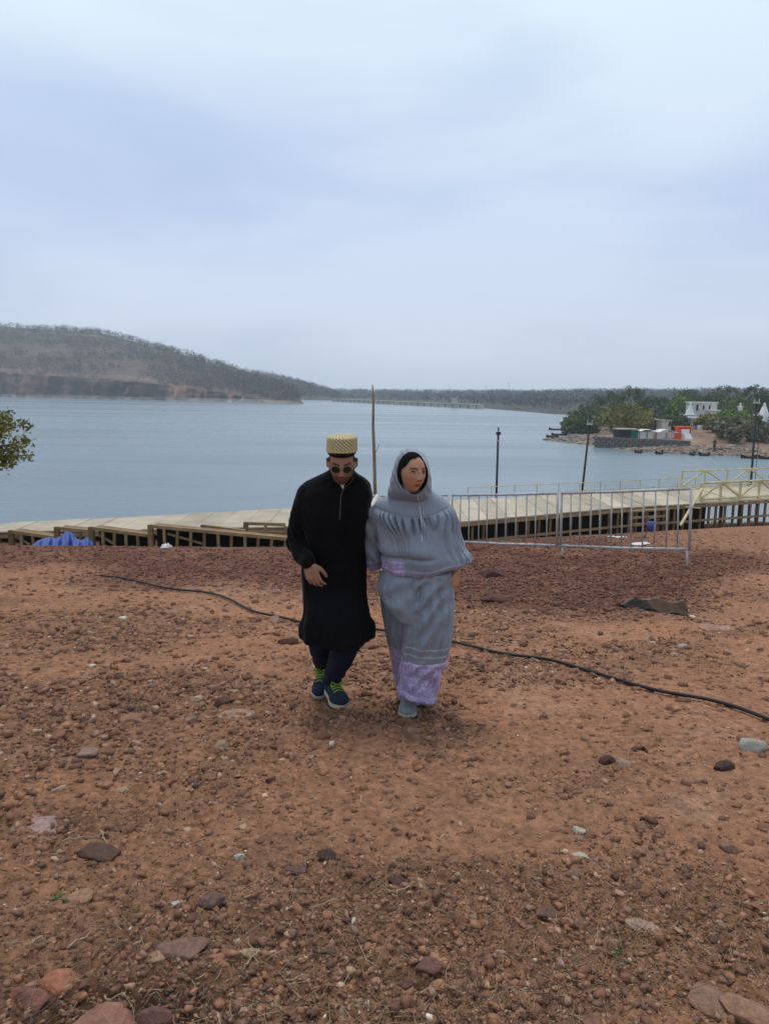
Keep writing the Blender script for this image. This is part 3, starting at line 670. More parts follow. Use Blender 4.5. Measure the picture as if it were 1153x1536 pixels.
def tent(name, label, px0, px1, pyb, pye, pyt, Yd, depth, mat):
    a = at(px0, pyb, Yd); b = at(px1, pyb, Yd); ze = at(px0, pye, Yd)[2]; zt = at(px0, pyt, Yd)[2]
    t_ = thing(name, label, 'tent', ((a[0] + b[0]) / 2, Yd, a[2]))
    xm = (a[0] + b[0]) / 2
    n_ = 10; V = []; 
    for j, yy in enumerate((Yd - .2, Yd + depth)):
        for i in range(n_ + 1):
            s_ = i / n_; V.append((a[0] - .2 + (b[0] - a[0] + .4) * s_, yy, ze + (zt - ze) * (1 - abs(2 * s_ - 1)) - .15 * math.sin(s_ * 9.4) ** 2))
    V2 = [(x_, y_, z_ - .06) for x_, y_, z_ in V]; m_ = n_ + 1
    F = [(i, i + 1, m_ + i + 1, m_ + i) for i in range(n_)] + [(2 * m_ + i + 1, 2 * m_ + i, 3 * m_ + i, 3 * m_ + i + 1) for i in range(n_)] + [(i + 1, i, 2 * m_ + i, 2 * m_ + i + 1) for i in range(n_)]
    obj('canopy', V + V2, F, mat, t_)
    for x_ in (a[0], xm, b[0]): MB().box(x_ - .05, x_ + .05, Yd, Yd + .1, a[2] - .4, ze - .02).out('pole', M['wood'], t_)
    MB().box(a[0] + .1, b[0] - .3, Yd + .16, Yd + .24, a[2] - .4, ze - .12).out('cloth_wall', M['bagw'], t_)
tent('tent', 'white tarp tent right of the green shed', 958, 982, 654, 646, 643, 121, 2, M['white'])
tent('tent', 'white peaked tarp tent left of the orange shrine', 984, 1014, 656, 648, 643, 121, 2.5, M['white'])
# masonry embankment: coursed blocks
ew = thing('embankment_wall', 'long dark stone embankment wall below the village sheds', 'wall', at(960, 668, 114))
e0, e1 = at(893, 655.5, 119), at(1036, 662, 111.5); z_t = -4.85
L_ = np.linalg.norm((e1 - e0)[:2]); dx = (e1 - e0)[:2] / L_
blk = mesh('block', MB().box(-.42, .42, -.3, .3, -.2, .2).V[0], MB().box(-.42, .42, -.3, .3, -.2, .2).F, M['masonry'])
MB().beam((e0[0], e0[1] + .25, z_t - .95), (e1[0], e1[1] + .25, z_t - .95), .5, 1.8).out('core', M['masonry'], ew)
for r_ in range(4):
    for c_ in range(int(L_ / .88)):
        o = obj('block', blk, parent=ew); s_ = (c_ + (.5 if r_ % 2 else 0)) * .88
        p = np.array([e0[0] + dx[0] * s_, e0[1] + dx[1] * s_, z_t - .2 - .43 * r_]) - org(ew); p[1] += random.uniform(-.04, .04)
        o.location = p; o.rotation_euler = (0, 0, math.atan2(dx[1], dx[0]) + random.uniform(-.03, .03)); o.scale = (random.uniform(.92, 1), 1, random.uniform(.92, 1))
        if c_ * 4 + r_ > 999: break
# boats
def boat(label, px0, px1, py, Yd, cover=False, yaw=0):
    a = at(px0, py, Yd); b = at(px1, py, Yd); L = b[0] - a[0]; p = np.array([(a[0] + b[0]) / 2, Yd, WATER])
    t_ = thing('boat', label, 'boat', p, 'wooden boats moored along the headland'); t_.rotation_euler = (0, 0, yaw)
    V = []; n_ = 13
    for i in range(n_):
        s_ = i / (n_ - 1) * 2 - 1; w = .75 * (1 - abs(s_) ** 2.4) + .03; zz = .26 + .30 * abs(s_) ** 3
        for (k, zq) in ((-1, zz), (-.75, -.15), (.75, -.15), (1, zz), (.8, zz), (.55, .05), (-.55, .05), (-.8, zz)):
            V.append((p[0] + s_ * L / 2, p[1] + k * w, WATER + zq))
    F = [(i * 8 + j, i * 8 + (j + 1) % 8, i * 8 + 8 + (j + 1) % 8, i * 8 + 8 + j) for i in range(n_ - 1) for j in range(8)] + [tuple(range(8)), tuple((n_ - 1) * 8 + 7 - j for j in range(8))]
    obj('hull', V, F, M['boat'], t_)
    for s_ in (-.45, 0, .45): MB().box(p[0] + s_ * L / 2 - .12, p[0] + s_ * L / 2 + .12, p[1] - .6, p[1] + .6, WATER + .2, WATER + .25).out('thwart', M['wood'], t_)
boat('dark boat furthest out beside the headland tip', 822, 850, 647, 176, yaw=.1)
boat('dark boat just behind the outer one at the headland tip', 842, 862, 650, 160, yaw=-.1)
boat('long dark boat moored at the near side of the tip', 818, 838, 660.5, 146, yaw=.15)
boat('dark boat between the nearest and the further ones at the tip', 826, 850, 659.5, 153, yaw=-.05)
boat('small dark boat at the shore under the green shed', 951, 963, 678.5, 108.8)
boat('small dark boat at the shore under the white tents', 982, 994, 681, 107.2)
boat('tiny dark boat at the shore below the orange shrine', 1034, 1041, 683, 105.5)
boat('dark boat at the foot of the red path', 1047, 1064, 683.5, 105.3)
boat('longest dark boat lying near the right pole', 1110, 1135, 686, 101.8)
boat('long dark boat cut by the right picture edge', 1136, 1165, 686.5, 101)

# ------------------------------------------------------------------ jetty
DZ = -2.1
NX = [-12, -9.4, -2.6, 2.15, 7.6, 13.8, 22]; NY = [18.5, 18.95, 20.25, 21.5, 24.6, 27.4, 31.2]
def ny(x): return float(np.interp(x, NX, NY))
def oy(x): return float(20.15 + (x + 10.24) * .455)
jt = thing('jetty', 'long pale plank jetty on brown timber posts along the bank', 'jetty', (2, 23, DZ))
xs = np.arange(-10.6, 21, .62)
for i, x0 in enumerate(xs):
    x1 = x0 + .61; dz = random.uniform(-.012, .012); n0, n1_, o0, o1 = ny(x0), ny(x1), oy(x0) + random.uniform(-.05, .05), oy(x1)
    V = [(x0, n0, DZ + dz), (x1, n1_, DZ + dz), (x1, o1, DZ + dz), (x0, o0, DZ + dz)]; V += [(a, b, c_ - .04) for a, b, c_ in V]
    o = obj('deck_board', V, [(0, 1, 2, 3), (7, 6, 5, 4), (0, 4, 5, 1), (1, 5, 6, 2), (2, 6, 7, 3), (3, 7, 4, 0)], M['ply'], jt)
    s_ = random.uniform(.8, 1.15); o.color = (.43 * s_, .36 * s_, .265 * s_, 1)
postm = {}
def post(parent, x, y, z0, z1, w=.07, m='wood'):
    q = MB().box(x - w / 2, x + w / 2, y - w / 2, y + w / 2, z0, z1).out('post', M[m], parent); return q
for i, x in enumerate(np.arange(-10.4, 20.6, .36)):
    y = ny(x) + .09; zb = gz(x, y) - .15
    post(jt, x + random.uniform(-.04, .04), y, zb, DZ - .045, .07)
for x in np.arange(-9.8, 21, .9):
    y = oy(x) - .3; post(jt, x, y, gz(x, y) - .4, DZ - .045, .08)
    y = (oy(x) + ny(x)) / 2; post(jt, x, y, gz(x, y) - .4, DZ - .045, .08)
for i in range(len(NX) - 1):
    for z_, h_, yo in ((DZ - .11, .10, .02), (DZ - .62, .07, .03)):
        MB().beam((NX[i], NY[i] + yo, z_), (NX[i + 1], NY[i + 1] + yo, z_), .05, h_).out('beam', M['wood_pale'], jt)
# added black surface behind the front posts, standing for the shade under the deck
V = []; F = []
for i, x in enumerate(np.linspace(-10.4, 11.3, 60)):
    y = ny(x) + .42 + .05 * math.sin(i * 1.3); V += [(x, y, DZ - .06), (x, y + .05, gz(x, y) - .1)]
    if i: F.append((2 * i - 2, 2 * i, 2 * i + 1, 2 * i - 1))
obj('added_shade_panel', V, F, M['dark'], jt)
# low yellow railing beyond the outer edge, and the braced one on the right
rl = thing('railing', 'thin low yellow railing along the outer jetty edge', 'railing', (7, 28, DZ))
def rail(parent, P0, P1, n_, h, r_, brace=False):
    P0 = np.array(P0, float); P1 = np.array(P1, float)
    for zz in ((h, h * .08) if brace else (h, h * .5)): MB().tube([P0 + [0, 0, zz], P1 + [0, 0, zz]], r_, 6).out('rail', M['yellow'], parent)
    for i in range(n_ + 1):
        q = P0 + (P1 - P0) * i / n_; MB().tube([q - [0, 0, .05], q + [0, 0, h + .02]], r_ * 1.2, 6).out('upright', M['yellow'], parent)
        if brace and i < n_:
            q2 = P0 + (P1 - P0) * (i + 1) / n_; a_, b_ = (q + [0, 0, .08], q2 + [0, 0, h]) if i % 2 == 0 else (q + [0, 0, h], q2 + [0, 0, .08])
            MB().tube([a_, b_], r_, 6).out('brace', M['yellow'], parent)
rail(rl, (2.9, oy(2.9) + .5, DZ - .28), (12.6, oy(12.6) + .5, DZ - .28), 11, .62, .014)
rr_ = thing('railing', 'yellow zigzag braced railing on the right end of the jetty', 'railing', (14, 27.5, DZ))
rail(rr_, (10.9, ny(10.9) + .25, DZ + .02), (19.5, ny(19.5) + .25, DZ + .02), 10, .62, .042, True)
rail(rr_, (11.6, oy(11.6) - .2, DZ + .02), (20.4, oy(20.4) - .2, DZ + .02), 8, .68, .033, True)
lp = thing('leaning_pole', 'yellow timber prop leaning against the jetty edge', 'prop', at(1022, 786, 24.2))
MB().beam(at(1020, 788, 24.0), at(1052, 733, 25.0), .07, .05).out('prop', M['yellow'], lp)
MB().beam(at(1028, 760, 24.0), at(1049, 762, 24.6), .05, .04).out('stay', M['yellow'], lp)
# timber crates stacked in front
cr = thing('timber_rack', 'low brown slatted timber rack standing before the jetty', 'rack', (7.5, 22.0, gz(7.5, 22.0)))
b0 = onG(948, 799); b1 = onG(1000, 795); Yc = 22.0
for i, (ya, yb) in enumerate(((767, 764), (777, 774), (787, 784))):
    MB().beam(at(945, ya, Yc), at(1000, yb, Yc), .12, .05).out('slat', M['wood_pale'], cr)
for xx in (947, 966, 985, 999): a = at(xx, 795, Yc + .08); MB().box(a[0] - .04, a[0] + .04, Yc + .04, Yc + .12, gz(a[0], Yc) - .1, at(xx, 764, Yc)[2]).out('post', M['wood'], cr)
q = at(977, 790, 21.7); q[2] = max(gz(q[0], q[1]), q[2] - .12); bk = thing('blue_bucket', 'small dark blue bucket beside the timber rack', 'bucket', q)
MB().tube([q - [0, 0, .02], q + [0, 0, .26]], [.10, .13], 14).out('bucket_body', M['tarp'], bk, True)
MB().tube([q + [.13 * math.cos(a), 0, .25 + .12 * math.sin(a)] for a in np.linspace(0, math.pi, 9)], .006, 5).out('handle', M['steel'], bk)

# timber frames of the ramps on the left: (px left, px right, top left y, top right y, Y, posts)
FR = [(17, 82, 797, 806, 18.3, 5, 'leftmost sloping timber frame at the end of the jetty'),
      (86, 138, 792, 797, 18.0, 4, 'timber frame standing up through the blue tarp'),
      (137, 224, 792, 803, 17.4, 6, 'sloping timber frame right of the blue tarp'),
      (226, 428, 789, 808, 17.2, 11, 'longest sloping timber frame beside the man in black'),
      (305, 368, 789, 797, 18.4, 3, 'short raised timber frame behind the longest frame'),
      (369, 428, 785, 787, 18.6, 3, 'raised square timber frame nearest to the man in black')]
for (x0, x1, y0, y1, Yd, npst, lb) in FR:
    a = at(x0, y0, Yd); b = at(x1, y1, Yd); t_ = thing('ramp_section', lb, 'timber ramp', (a + b) / 2, 'timber ramp frames on the left bank')
    MB().beam(a, b, .09, .075).out('beam', M['wood_pale'], t_)
    if npst == 3: MB().beam(a + [0, .02, -.24], b + [0, .02, -.24], .07, .10).out('beam', M['wood'], t_)
    if npst > 3:
        MB().beam(a + [0, .28, -.03], b + [0, .28, -.03], .44, .025).out('tread_board', M['wood'], t_)
    for k in range(npst):
        q = a + (b - a) * k / (npst - 1); w = .11 if k == 0 else .06
        MB().beam((q[0] + random.uniform(-.03, .03), q[1] - .01, gz(q[0], q[1]) - .1), q + [0, 0, .03 if k == 0 else -.04], w, w).out('post', M['wood_pale'] if k % 2 else M['wood'], t_)
    if npst > 4:
        q = a + (b - a) * .12; r_ = a + (b - a) * .40
        MB().beam(q + [0, .05, -.15], (r_[0], r_[1] + .05, gz(r_[0], r_[1]) + .05), .05, .04).out('brace', M['wood_pale'], t_)
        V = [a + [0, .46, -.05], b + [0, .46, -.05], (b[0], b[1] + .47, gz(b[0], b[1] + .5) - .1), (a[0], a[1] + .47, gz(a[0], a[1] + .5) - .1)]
        obj('added_shade_panel', V, [(0, 1, 2, 3)], M['dark'], t_)  # added black backing, stands for the dark shade beneath the ramp
a = at(368, 798, 18.3); b = at(428, 799, 18.3); 
# blue tarp draped on the frames
nu_, nv_ = 90, 34; U_, V_ = np.meshgrid(np.linspace(0, 1, nu_), np.linspace(0, 1, nv_))
px_ = 47 + 92 * U_; top = np.interp(px_, [47, 58, 75, 84, 94, 100, 108, 116, 122, 130, 139], [820, 811, 806, 808, 804, 797, 800, 809, 812, 806, 813]); bot = 822.5 + 1.2 * np.sin(U_ * 22)
py_ = top + (bot - top) * V_
yy = 17.2 - .55 * V_ ** .8 + .10 * np.sin(U_ * 38 + 3 * V_) * (.3 + V_) + .05 * np.sin(U_ * 81)
TV = np.array([at(a, b, c_) for a, b, c_ in zip(px_.ravel(), py_.ravel(), yy.ravel())])
TV += fbm(TV * 3, 3, 8)[:, None] * np.array([.02, .05, .02])
o = obj('tarpaulin', TV, grid_faces(nv_, nu_), M['tarp'], None, True, label='crumpled blue tarpaulin draped over the left timber frames', cat='tarp')
so_ = o.modifiers.new('thickness', 'SOLIDIFY'); so_.thickness = .012

# ------------------------------------------------------------------ poles beyond the jetty
def lamp_post(label, base, top, Y0, kind):
    a = at(*base, Y0); b = at(*top, Y0); t_ = thing('lamp_post', label, 'lamp post', (a[0], a[1], a[2] - 4), 'thin dark lamp posts rising beyond the jetty')
    d = (a - b); a2 = a + d * (3.5 / max(.1, abs(d[2])))
    MB().tube([a2, b], [.06, .045], 8).out('pole', M['pole'], t_, True)
    if kind == 0:
        MB().beam(b + [-.09, 0, .0], b + [.10, 0, .0], .12, .12).out('lamp_head', M['pole'], t_)
        MB().beam(b + [0, 0, .07], b + [0, 0, .26], .05, .05).out('bracket', M['pole'], t_)
        MB().beam(b + [-.05, 0, -.3], b + [.05, 0, -.3], .12, .06).out('clamp', M['lamp_grey'], t_)
    else:
        MB().beam(b + [-.12, 0, .03], b + [.12, 0, .03], .15, .09).out('lamp_head', M['lamp_grey'], t_)
        MB().beam(b + [-.1, 0, .09], b + [-.1, 0, .2], .04, .04).beam(b + [.1, 0, .09], b + [.1, 0, .2], .04, .04).out('bracket', M['lamp_grey'], t_)
    return t_
lamp_post('upright lamp post with small dark head, nearest the woman', (744, 745), (747, 650), 32, 0)
lamp_post('leaning lamp post with pale head between the other two', (872, 741), (884, 637), 34, 1)
t_ = lamp_post('rightmost lamp post with pale head, by the yellow railing', (1125, 730), (1134, 605), 34, 1)
a = at(1131, 727, 33.9); b = at(1138, 612, 33.9); MB().tube([a, (a + b) / 2 + [.05, 0, 0], b], .012, 5).out('wire', M['cable'], t_)
bp_ = thing('bamboo_pole', 'tall thin brown bare pole rising behind the couple', 'pole', at(564, 790, 16.2))
pts_ = [at(564, 800, 16.2), at(562.5, 742, 16.2), at(561.5, 690, 16.2), at(559.5, 640, 16.2), at(560, 600, 16.2), at(558.5, 577, 16.2)]
MB().tube(pts_, [.042, .04, .036, .031, .025, .012], 9).out('pole', M['bamboo'], bp_, True)
MB().tube([pts_[2] + [0, 0, .12], pts_[2] + [.07, 0, .26], pts_[2] + [.10, 0, .36]], [.008, .006, .003], 5).out('twig', M['bark'], bp_)

# ------------------------------------------------------------------ barricades
def barricade(label, A, B, topA, botA, topB, botB, nb, legs, group='crowd barriers before the jetty'):
    """A,B=(px,Y): the ends; top/bot picture rows of the rails"""
    TA, BA = at(A[0], topA, A[1]), at(A[0], botA, A[1]); TB, BB = at(B[0], topB, B[1]), at(B[0], botB, B[1])
    BA[0] = TA[0] + (BA[0] - TA[0]) * .6; BB[0] = TB[0] + (BB[0] - TB[0]) * .6
    t_ = thing('barricade', label, 'barricade', (BA + BB) / 2, group); R = .021
    MB().tube([TA, (TA + TB) / 2 + [0, 0, -.006], TB], R, 10).out('top_rail', M['steel'], t_, True)
    MB().tube([BA, (BA + BB) / 2 + [0, 0, -.01], BB], R, 10).out('bottom_rail', M['steel'], t_, True)
    for P, Q in ((TA, BA), (TB, BB)): MB().tube([P + [0, 0, .012], Q], R * .95, 10).out('end_post', M['steel'], t_, True)
    for i in range(1, nb):
        f = i / nb + random.uniform(-.006, .006); MB().tube([TA + (TB - TA) * f, BA + (BB - BA) * f], .0125, 8).out('bar', M['steel'], t_, True)
    for f in legs:
        q = BA + (BB - BA) * f; g_ = gz(q[0], q[1]); MB().tube([q, (q[0] + .02, q[1], g_ - .03)], .018, 8).out('leg', M['steel'], t_, True)
        MB().tube([(q[0] + .02, q[1], g_ - .02), (q[0] + .02, q[1], g_ + .035)], .026, 8).out('foot', M['pole'], t_, True)
barricade('front crowd barrier, rightmost of the grey row', (842, 12.35), (1036, 10.7), 740, 818.5, 733, 824, 12, (.015, .985))
barricade('middle crowd barrier, right behind the woman', (678, 14.1), (836, 12.45), 743, 812, 740, 818, 11, (.03,))
barricade('far crowd barrier mostly hidden behind the woman', (556, 15.4), (672, 14.2), 744, 806, 743, 811.5, 9, (.03,))
MB().tube([at(567, 743, 15.1), at(560, 758, 15.0), at(548, 781, 14.9)], [.05, .06, .055], 8).out('pale_stake', M['ply'], label='short pale stake slanting between the man and the woman', cat='stake').color = (.7, .66, .56, 1)

# ------------------------------------------------------------------ things on the ground
def cable(name, label, ptspx, r):
    P = np.array([onG(*q) for q in ptspx]); t_ = np.arange(len(P)); tt = np.linspace(0, len(P) - 1, len(P) * 14); Q = cub(t_, P, tt)
    Q[:, 2] = ground_h(Q[:, 0], Q[:, 1], False) + r * 1.1 + .012 + .006 * np.abs(fbm(Q * 2.5, 2, 5)); Q[:, 0] += .018 * fbm(Q * 2.2, 2, 6)
    V, F = tube(Q, r, 8); obj(name, V, F, M['cable'], None, True, label=label, cat='cable')
cable('cable', 'long black cable snaking across the red dirt', [(150, 866), (190, 872), (225, 881), (262, 888), (310, 892), (345, 903), (378, 920), (420, 928), (470, 940), (520, 944), (575, 949), (640, 958), (700, 971), (760, 985), (830, 997), (900, 1018), (980, 1042), (1060, 1056), (1110, 1068), (1165, 1089), (1240, 1115)], .0125)
# hide / broken board
q0, q1 = onG(925, 912), onG(1030, 922)
n_ = 44; m_ = 16; u, v = np.meshgrid(np.linspace(0, 1, n_), np.linspace(0, 1, m_)); 
cx_ = q0[0] + (q1[0] - q0[0]) * u; wv = .02 + .12 * np.sin(np.clip(u * .95, 0, 1) ** .8 * 2.6) ; yy = q0[1] + (q1[1] - q0[1]) * u + (v - .3) * wv * 2.0
zz = ground_h(cx_.ravel(), yy.ravel()).reshape(u.shape) + .012 + .10 * u ** .8 * sst(.1, 1, v) + .015 * np.sin(u * 17 + v * 3)
HV = np.stack([cx_, yy, zz], -1).reshape(-1, 3); HV += fbm(HV * 9, 3, 4)[:, None] * np.array([.01, .01, .02])
hc = np.where((u.ravel() > .5)[:, None] & (v.ravel() > .12)[:, None], np.array([.065, .034, .020]), np.array([.010, .008, .007])); hc[(v.ravel() > .93)] = (.18, .12, .08)
o = obj('wood_slab', HV, grid_faces(m_, n_), M['hide'], None, True, hc, label='charred black and brown slab of wood on the ground', cat='wood slab'); s_ = o.modifiers.new('t', 'SOLIDIFY'); s_.thickness = .03; s_.offset = -1
# plastic sheets and bags near the jetty
def rag(name, label, px, py, w, d, h, mt, seed, cat):
    q = onG(px, py); rng = np.random.default_rng(seed); n_ = 22; u, v = np.meshgrid(np.linspace(-1, 1, n_), np.linspace(-1, 1, n_)); rr2 = 1 + .3 * fbm(np.stack([u.ravel(), v.ravel(), u.ravel() * 0 + seed], 1) * 1.3, 3).reshape(u.shape)
    x_ = q[0] + u * w / 2 * np.sqrt(1 - v * v / 2) * rr2; y_ = q[1] + v * d / 2 * np.sqrt(1 - u * u / 2) * rr2
    k = np.clip(1 - np.maximum(abs(u), abs(v)) ** 3, 0, 1); z_ = ground_h(x_.ravel(), y_.ravel()).reshape(u.shape) + .006 + h * k * (.7 + .6 * fbm(np.stack([u.ravel() * 2, v.ravel() * 2, u.ravel() * 0 + seed], 1), 3).reshape(u.shape))
    o = obj(name, np.stack([x_, y_, z_], -1).reshape(-1, 3), grid_faces(n_, n_), mt, None, True, label=label, cat=cat); s_ = o.modifiers.new('t', 'SOLIDIFY'); s_.thickness = .006; s_.offset = -1
rag('plastic_bag', 'white plastic bag on the bank left of the man', 250, 823.5, .22, .25, .10, M['bagw'], 3, 'bag')
rag('plastic_sheet', 'flat white scrap of sheet lying behind the barrier', 958, 815, .38, .3, .03, M['bagw'], 5, 'plastic sheet')
rag('plastic_sheet', 'thin pale strip lying behind the barrier near the rack', 925, 807, .4, .12, .02, M['bagw'], 7, 'plastic sheet')
rag('plastic_sheet', 'thin pale scrap half lying right of the barrier end', 1030, 792, .4, .3, .04, M['bagw'], 8, 'plastic sheet')

# notable stones: px, py (contact), width px, flatness, colour, label
STN = [(1128, 1129, 31, .72, None, 'large white speckled rock at the right edge below the cable', 'rock'),
 (268, 1432, 62, .34, (.20, .13, .105), 'thick flat reddish slab in the left foreground', 'slab'),
 (147, 1284, 46, .3, (.10, .065, .05), 'dark flat slab beside a straight dry twig', 'slab'),
 (40, 1242, 66, .10, (.30, .22, .21), 'broad pale mauve flagstone flush with the dirt, left edge', 'slab'),
 (150, 1532, 80, .35, (.27, .15, .115), 'large pinkish stone at the bottom left edge of the pit', 'rock'),
 (227, 1525, 38, .6, (.16, .09, .085), 'rounded purple stone right of the pit', 'stone'),
 (82, 1474, 38, .5, (.33, .15, .10), 'angular brick red stone above the pit', 'stone'),
 (40, 1503, 46, .4, (.20, .10, .085), 'dull red stone inside the damp pit', 'stone'),
 (373, 1434, 26, .5, (.37, .29, .19), 'tan stone right of the thick reddish slab', 'stone'),
 (328, 1437, 22, .5, (.33, .17, .13), 'pink stone between the thick slab and the tan stone', 'stone'),
 (120, 1350, 30, .5, (.33, .22, .14), 'pale tan angular stone beside a green sprout', 'stone'),
 (234, 1440, 24, .4, (.36, .24, .16), 'light tan chip in front of the thick reddish slab', 'stone'),
 (317, 1358, 30, .5, (.15, .105, .09), 'brown triangular stone leaning in the left foreground', 'stone'),
 (441, 1305, 26, .6, (.15, .095, .085), 'dark triangular stone left of centre', 'stone'),
 (489, 1284, 22, .6, (.085, .055, .052), 'smooth dark oval pebble left of centre', 'stone'),
 (592, 1324, 20, .65, (.12, .08, .072), 'smooth round brown pebble at the picture centre', 'stone'),
 (645, 1450, 44, .08, (.38, .21, .14), 'long pale orange flake flush with the dirt, bottom centre', 'slab'),
 (660, 1488, 22, .5, (.36, .20, .12), 'small orange stone below the long pale flake', 'stone'),
 (640, 1468, 30, .35, (.16, .09, .08), 'dark purple flat stone touching the long pale flake', 'stone'),
 (968, 1392, 42, .16, (.34, .26, .21), 'pale grey flat stone in the right foreground', 'stone'),
 (1068, 1512, 46, .3, (.25, .165, .12), 'brown flat stone near the bottom right corner', 'stone'),
 (1120, 1534, 50, .3, (.28, .175, .12), 'largest brown stone cut by the bottom edge, right', 'rock'),
 (1096, 1282, 22, .6, (.24, .16, .13), 'upright pinkish stone among debris at right', 'stone'),
 (820, 1380, 24, .6, (.18, .12, .10), 'grey brown chip in front of the pale grey flat stone', 'stone'),
 (913, 1150, 22, .6, (.09, .05, .05), 'dark purple stone in the small cluster right of the woman', 'stone'),
 (933, 1158, 24, .5, (.30, .22, .17), 'pale stone in the small cluster right of the woman', 'stone'),
 (1086, 1161, 24, .5, (.08, .05, .045), 'dark jagged stone below the white rock', 'stone'),
 (740, 866, 26, .6, (.08, .045, .045), 'dark laterite lump right of the woman by the barrier', 'stone'),
 (740, 905, 34, .35, (.09, .045, .04), 'flat dark clod right of the woman', 'stone'),
 (433, 966, 26, .4, (.07, .035, .03), 'dark reddish stone left of the man', 'stone'),
 (414, 889, 12, .7, (.40, .28, .25), 'small pinkish stone left of the hand of the man', 'stone'),
 (1026, 972, 18, .5, (.42, .38, .34), 'pale stone right of the charred slab', 'stone'),
 (1078, 942, 40, .12, (.30, .19, .15), 'broad faint flagstone at right beyond the cable', 'slab'),
 (130, 1135, 24, .5, (.30, .22, .19), 'grey pink stone at the left middle ground', 'stone'),
 (198, 1082, 30, .5, (.27, .17, .12), 'brown lump in the left middle ground', 'stone'),
 (355, 1076, 46, .08, (.31, .22, .17), 'pale flush patch of rock left of the shoes of the man', 'slab'),
 (357, 1281, 14, .7, (.6, .58, .55), 'small white cubic pebble left of centre', 'pebble'),
 (265, 1357, 12, .7, (.6, .58, .55), 'small white round pebble in the left foreground', 'pebble'),
 (867, 1250, 16, .6, (.52, .47, .40), 'cream pebble on the smooth dirt at right', 'pebble'),
 (869, 1289, 18, .4, (.50, .46, .40), 'cream flat pebble below the other cream one', 'pebble'),
 (527, 1470, 12, .9, (.45, .36, .22), 'upright tan pebble at the bottom, left of centre', 'pebble'),
 (860, 1318, 20, .5, (.22, .16, .13), 'brown flat chip below the cream flat pebble', 'stone')]
STB = []
for k, (px, py, w, fl, cc, lb, ct) in enumerate(STN):
    q = onG(px, py); Yd = np.linalg.norm(q - CAMP); s_ = w / FPX * Yd / 2; rng = np.random.default_rng(k + 500)
    V, F = rock_shape(3, fl, rng, 10, .10); V[:, 2] *= 1
    th = random.uniform(-.35, .35); Rz = np.array([[math.cos(th), -math.sin(th), 0], [math.sin(th), math.cos(th), 0], [0, 0, 1]])
    V = (V @ Rz.T) * s_ * 1.12
    me = mesh('stone', V / s_, F, M['whitestone'] if cc is None else M['stone'], False)
    nm = {'rock': 'rock', 'slab': 'flat_stone', 'stone': 'stone', 'pebble': 'pebble'}[ct]
    o = obj(nm, me, label=lb, cat='stone'); o.location = (q[0], q[1] + s_ * .3, gz(q[0], q[1] + s_ * .3, True) + s_ * fl * .35); o.scale = (s_,) * 3
    if cc: o.color = (*[min(.6, c_ * m_) for c_, m_ in zip(cc, (1.25, 1.1, 1.0))], 1)
    STB.append((q[0], q[1], s_))
# about 240 further stones one can pick out
libm = []
for _ in range(24):
    V_, F_ = chip(RNG); me = mesh('t', V_, F_.tolist()); o = bpy.data.objects.new('t', me); COL.objects.link(o); bv = o.modifiers.new('b', 'BEVEL'); bv.width = .12; bv.segments = 2; bv.limit_method = 'NONE'
    m2 = bpy.data.meshes.new_from_object(o.evaluated_get(bpy.context.evaluated_depsgraph_get())); bpy.data.objects.remove(o); n_ = len(m2.vertices); V_ = np.empty(n_ * 3); m2.vertices.foreach_get('co', V_); V_ = V_.reshape(-1, 3)
    V_ = V_ * (1 + .07 * fbm(V_ * 2.5 + RNG.uniform(0, 50), 3)[:, None]); libm.append(mesh('stone', V_, [tuple(p.vertices) for p in m2.polygons], M['stone'], False))
CL = [('dark purple brown stone lying loose on the dirt', (.15, .082, .062)), ('reddish brown stone lying loose on the dirt', (.28, .14, .09)), ('pale pinkish stone lying loose on the dirt', (.36, .215, .155)), ('tan sandstone chip lying loose on the dirt', (.42, .29, .185))]
cnt = 0
while cnt < 250:
    x, y, r = scatter(1, 1.75, 10.5, 27); x, y, r = x[0], y[0], r[0]
    if rough_mask(np.array([x]), np.array([y]))[0] * .9 + .1 < random.random(): continue
    s_ = random.uniform(.011, .028) * min(2.2, max(1, r / 2.4)) * (1 if random.random() < .8 else 1.4)
    if any(math.hypot(x - a, y - b) < c_ + s_ for a, b, c_ in STB): continue
    STB.append((x, y, s_)); k = random.choices(range(4), (.24, .42, .22, .12))[0]
    if band_mask(np.array([x]), np.array([y]))[0] > .5: k = 0; s_ *= .7
    dist_ = 'in the foreground' if y < 2.9 else ('in the middle ground' if y < 5.2 else 'behind the couple')
    side_ = 'left' if x < -.13 * y else ('right' if x > .13 * y else 'centre'); col_ = ('dark purple brown', 'reddish brown', 'pale pinkish', 'tan sandstone')[k]
    o = obj('stone', random.choice(libm), label=f'{col_} stone lying loose {dist_}, {side_} third of the dirt', cat='stone', group=f'{col_} stones {dist_}, {side_}')
    f = random.uniform(.8, 1.2); o.color = (*[c_ * f for c_ in CL[k][1]], 1)
    o.location = (x, y, gz(x, y, True) + s_ * .10); o.rotation_euler = (random.gauss(0, .15), random.gauss(0, .15), random.uniform(0, 6.28)); o.scale = (s_, s_, s_ * random.uniform(.8, 1.2)); cnt += 1
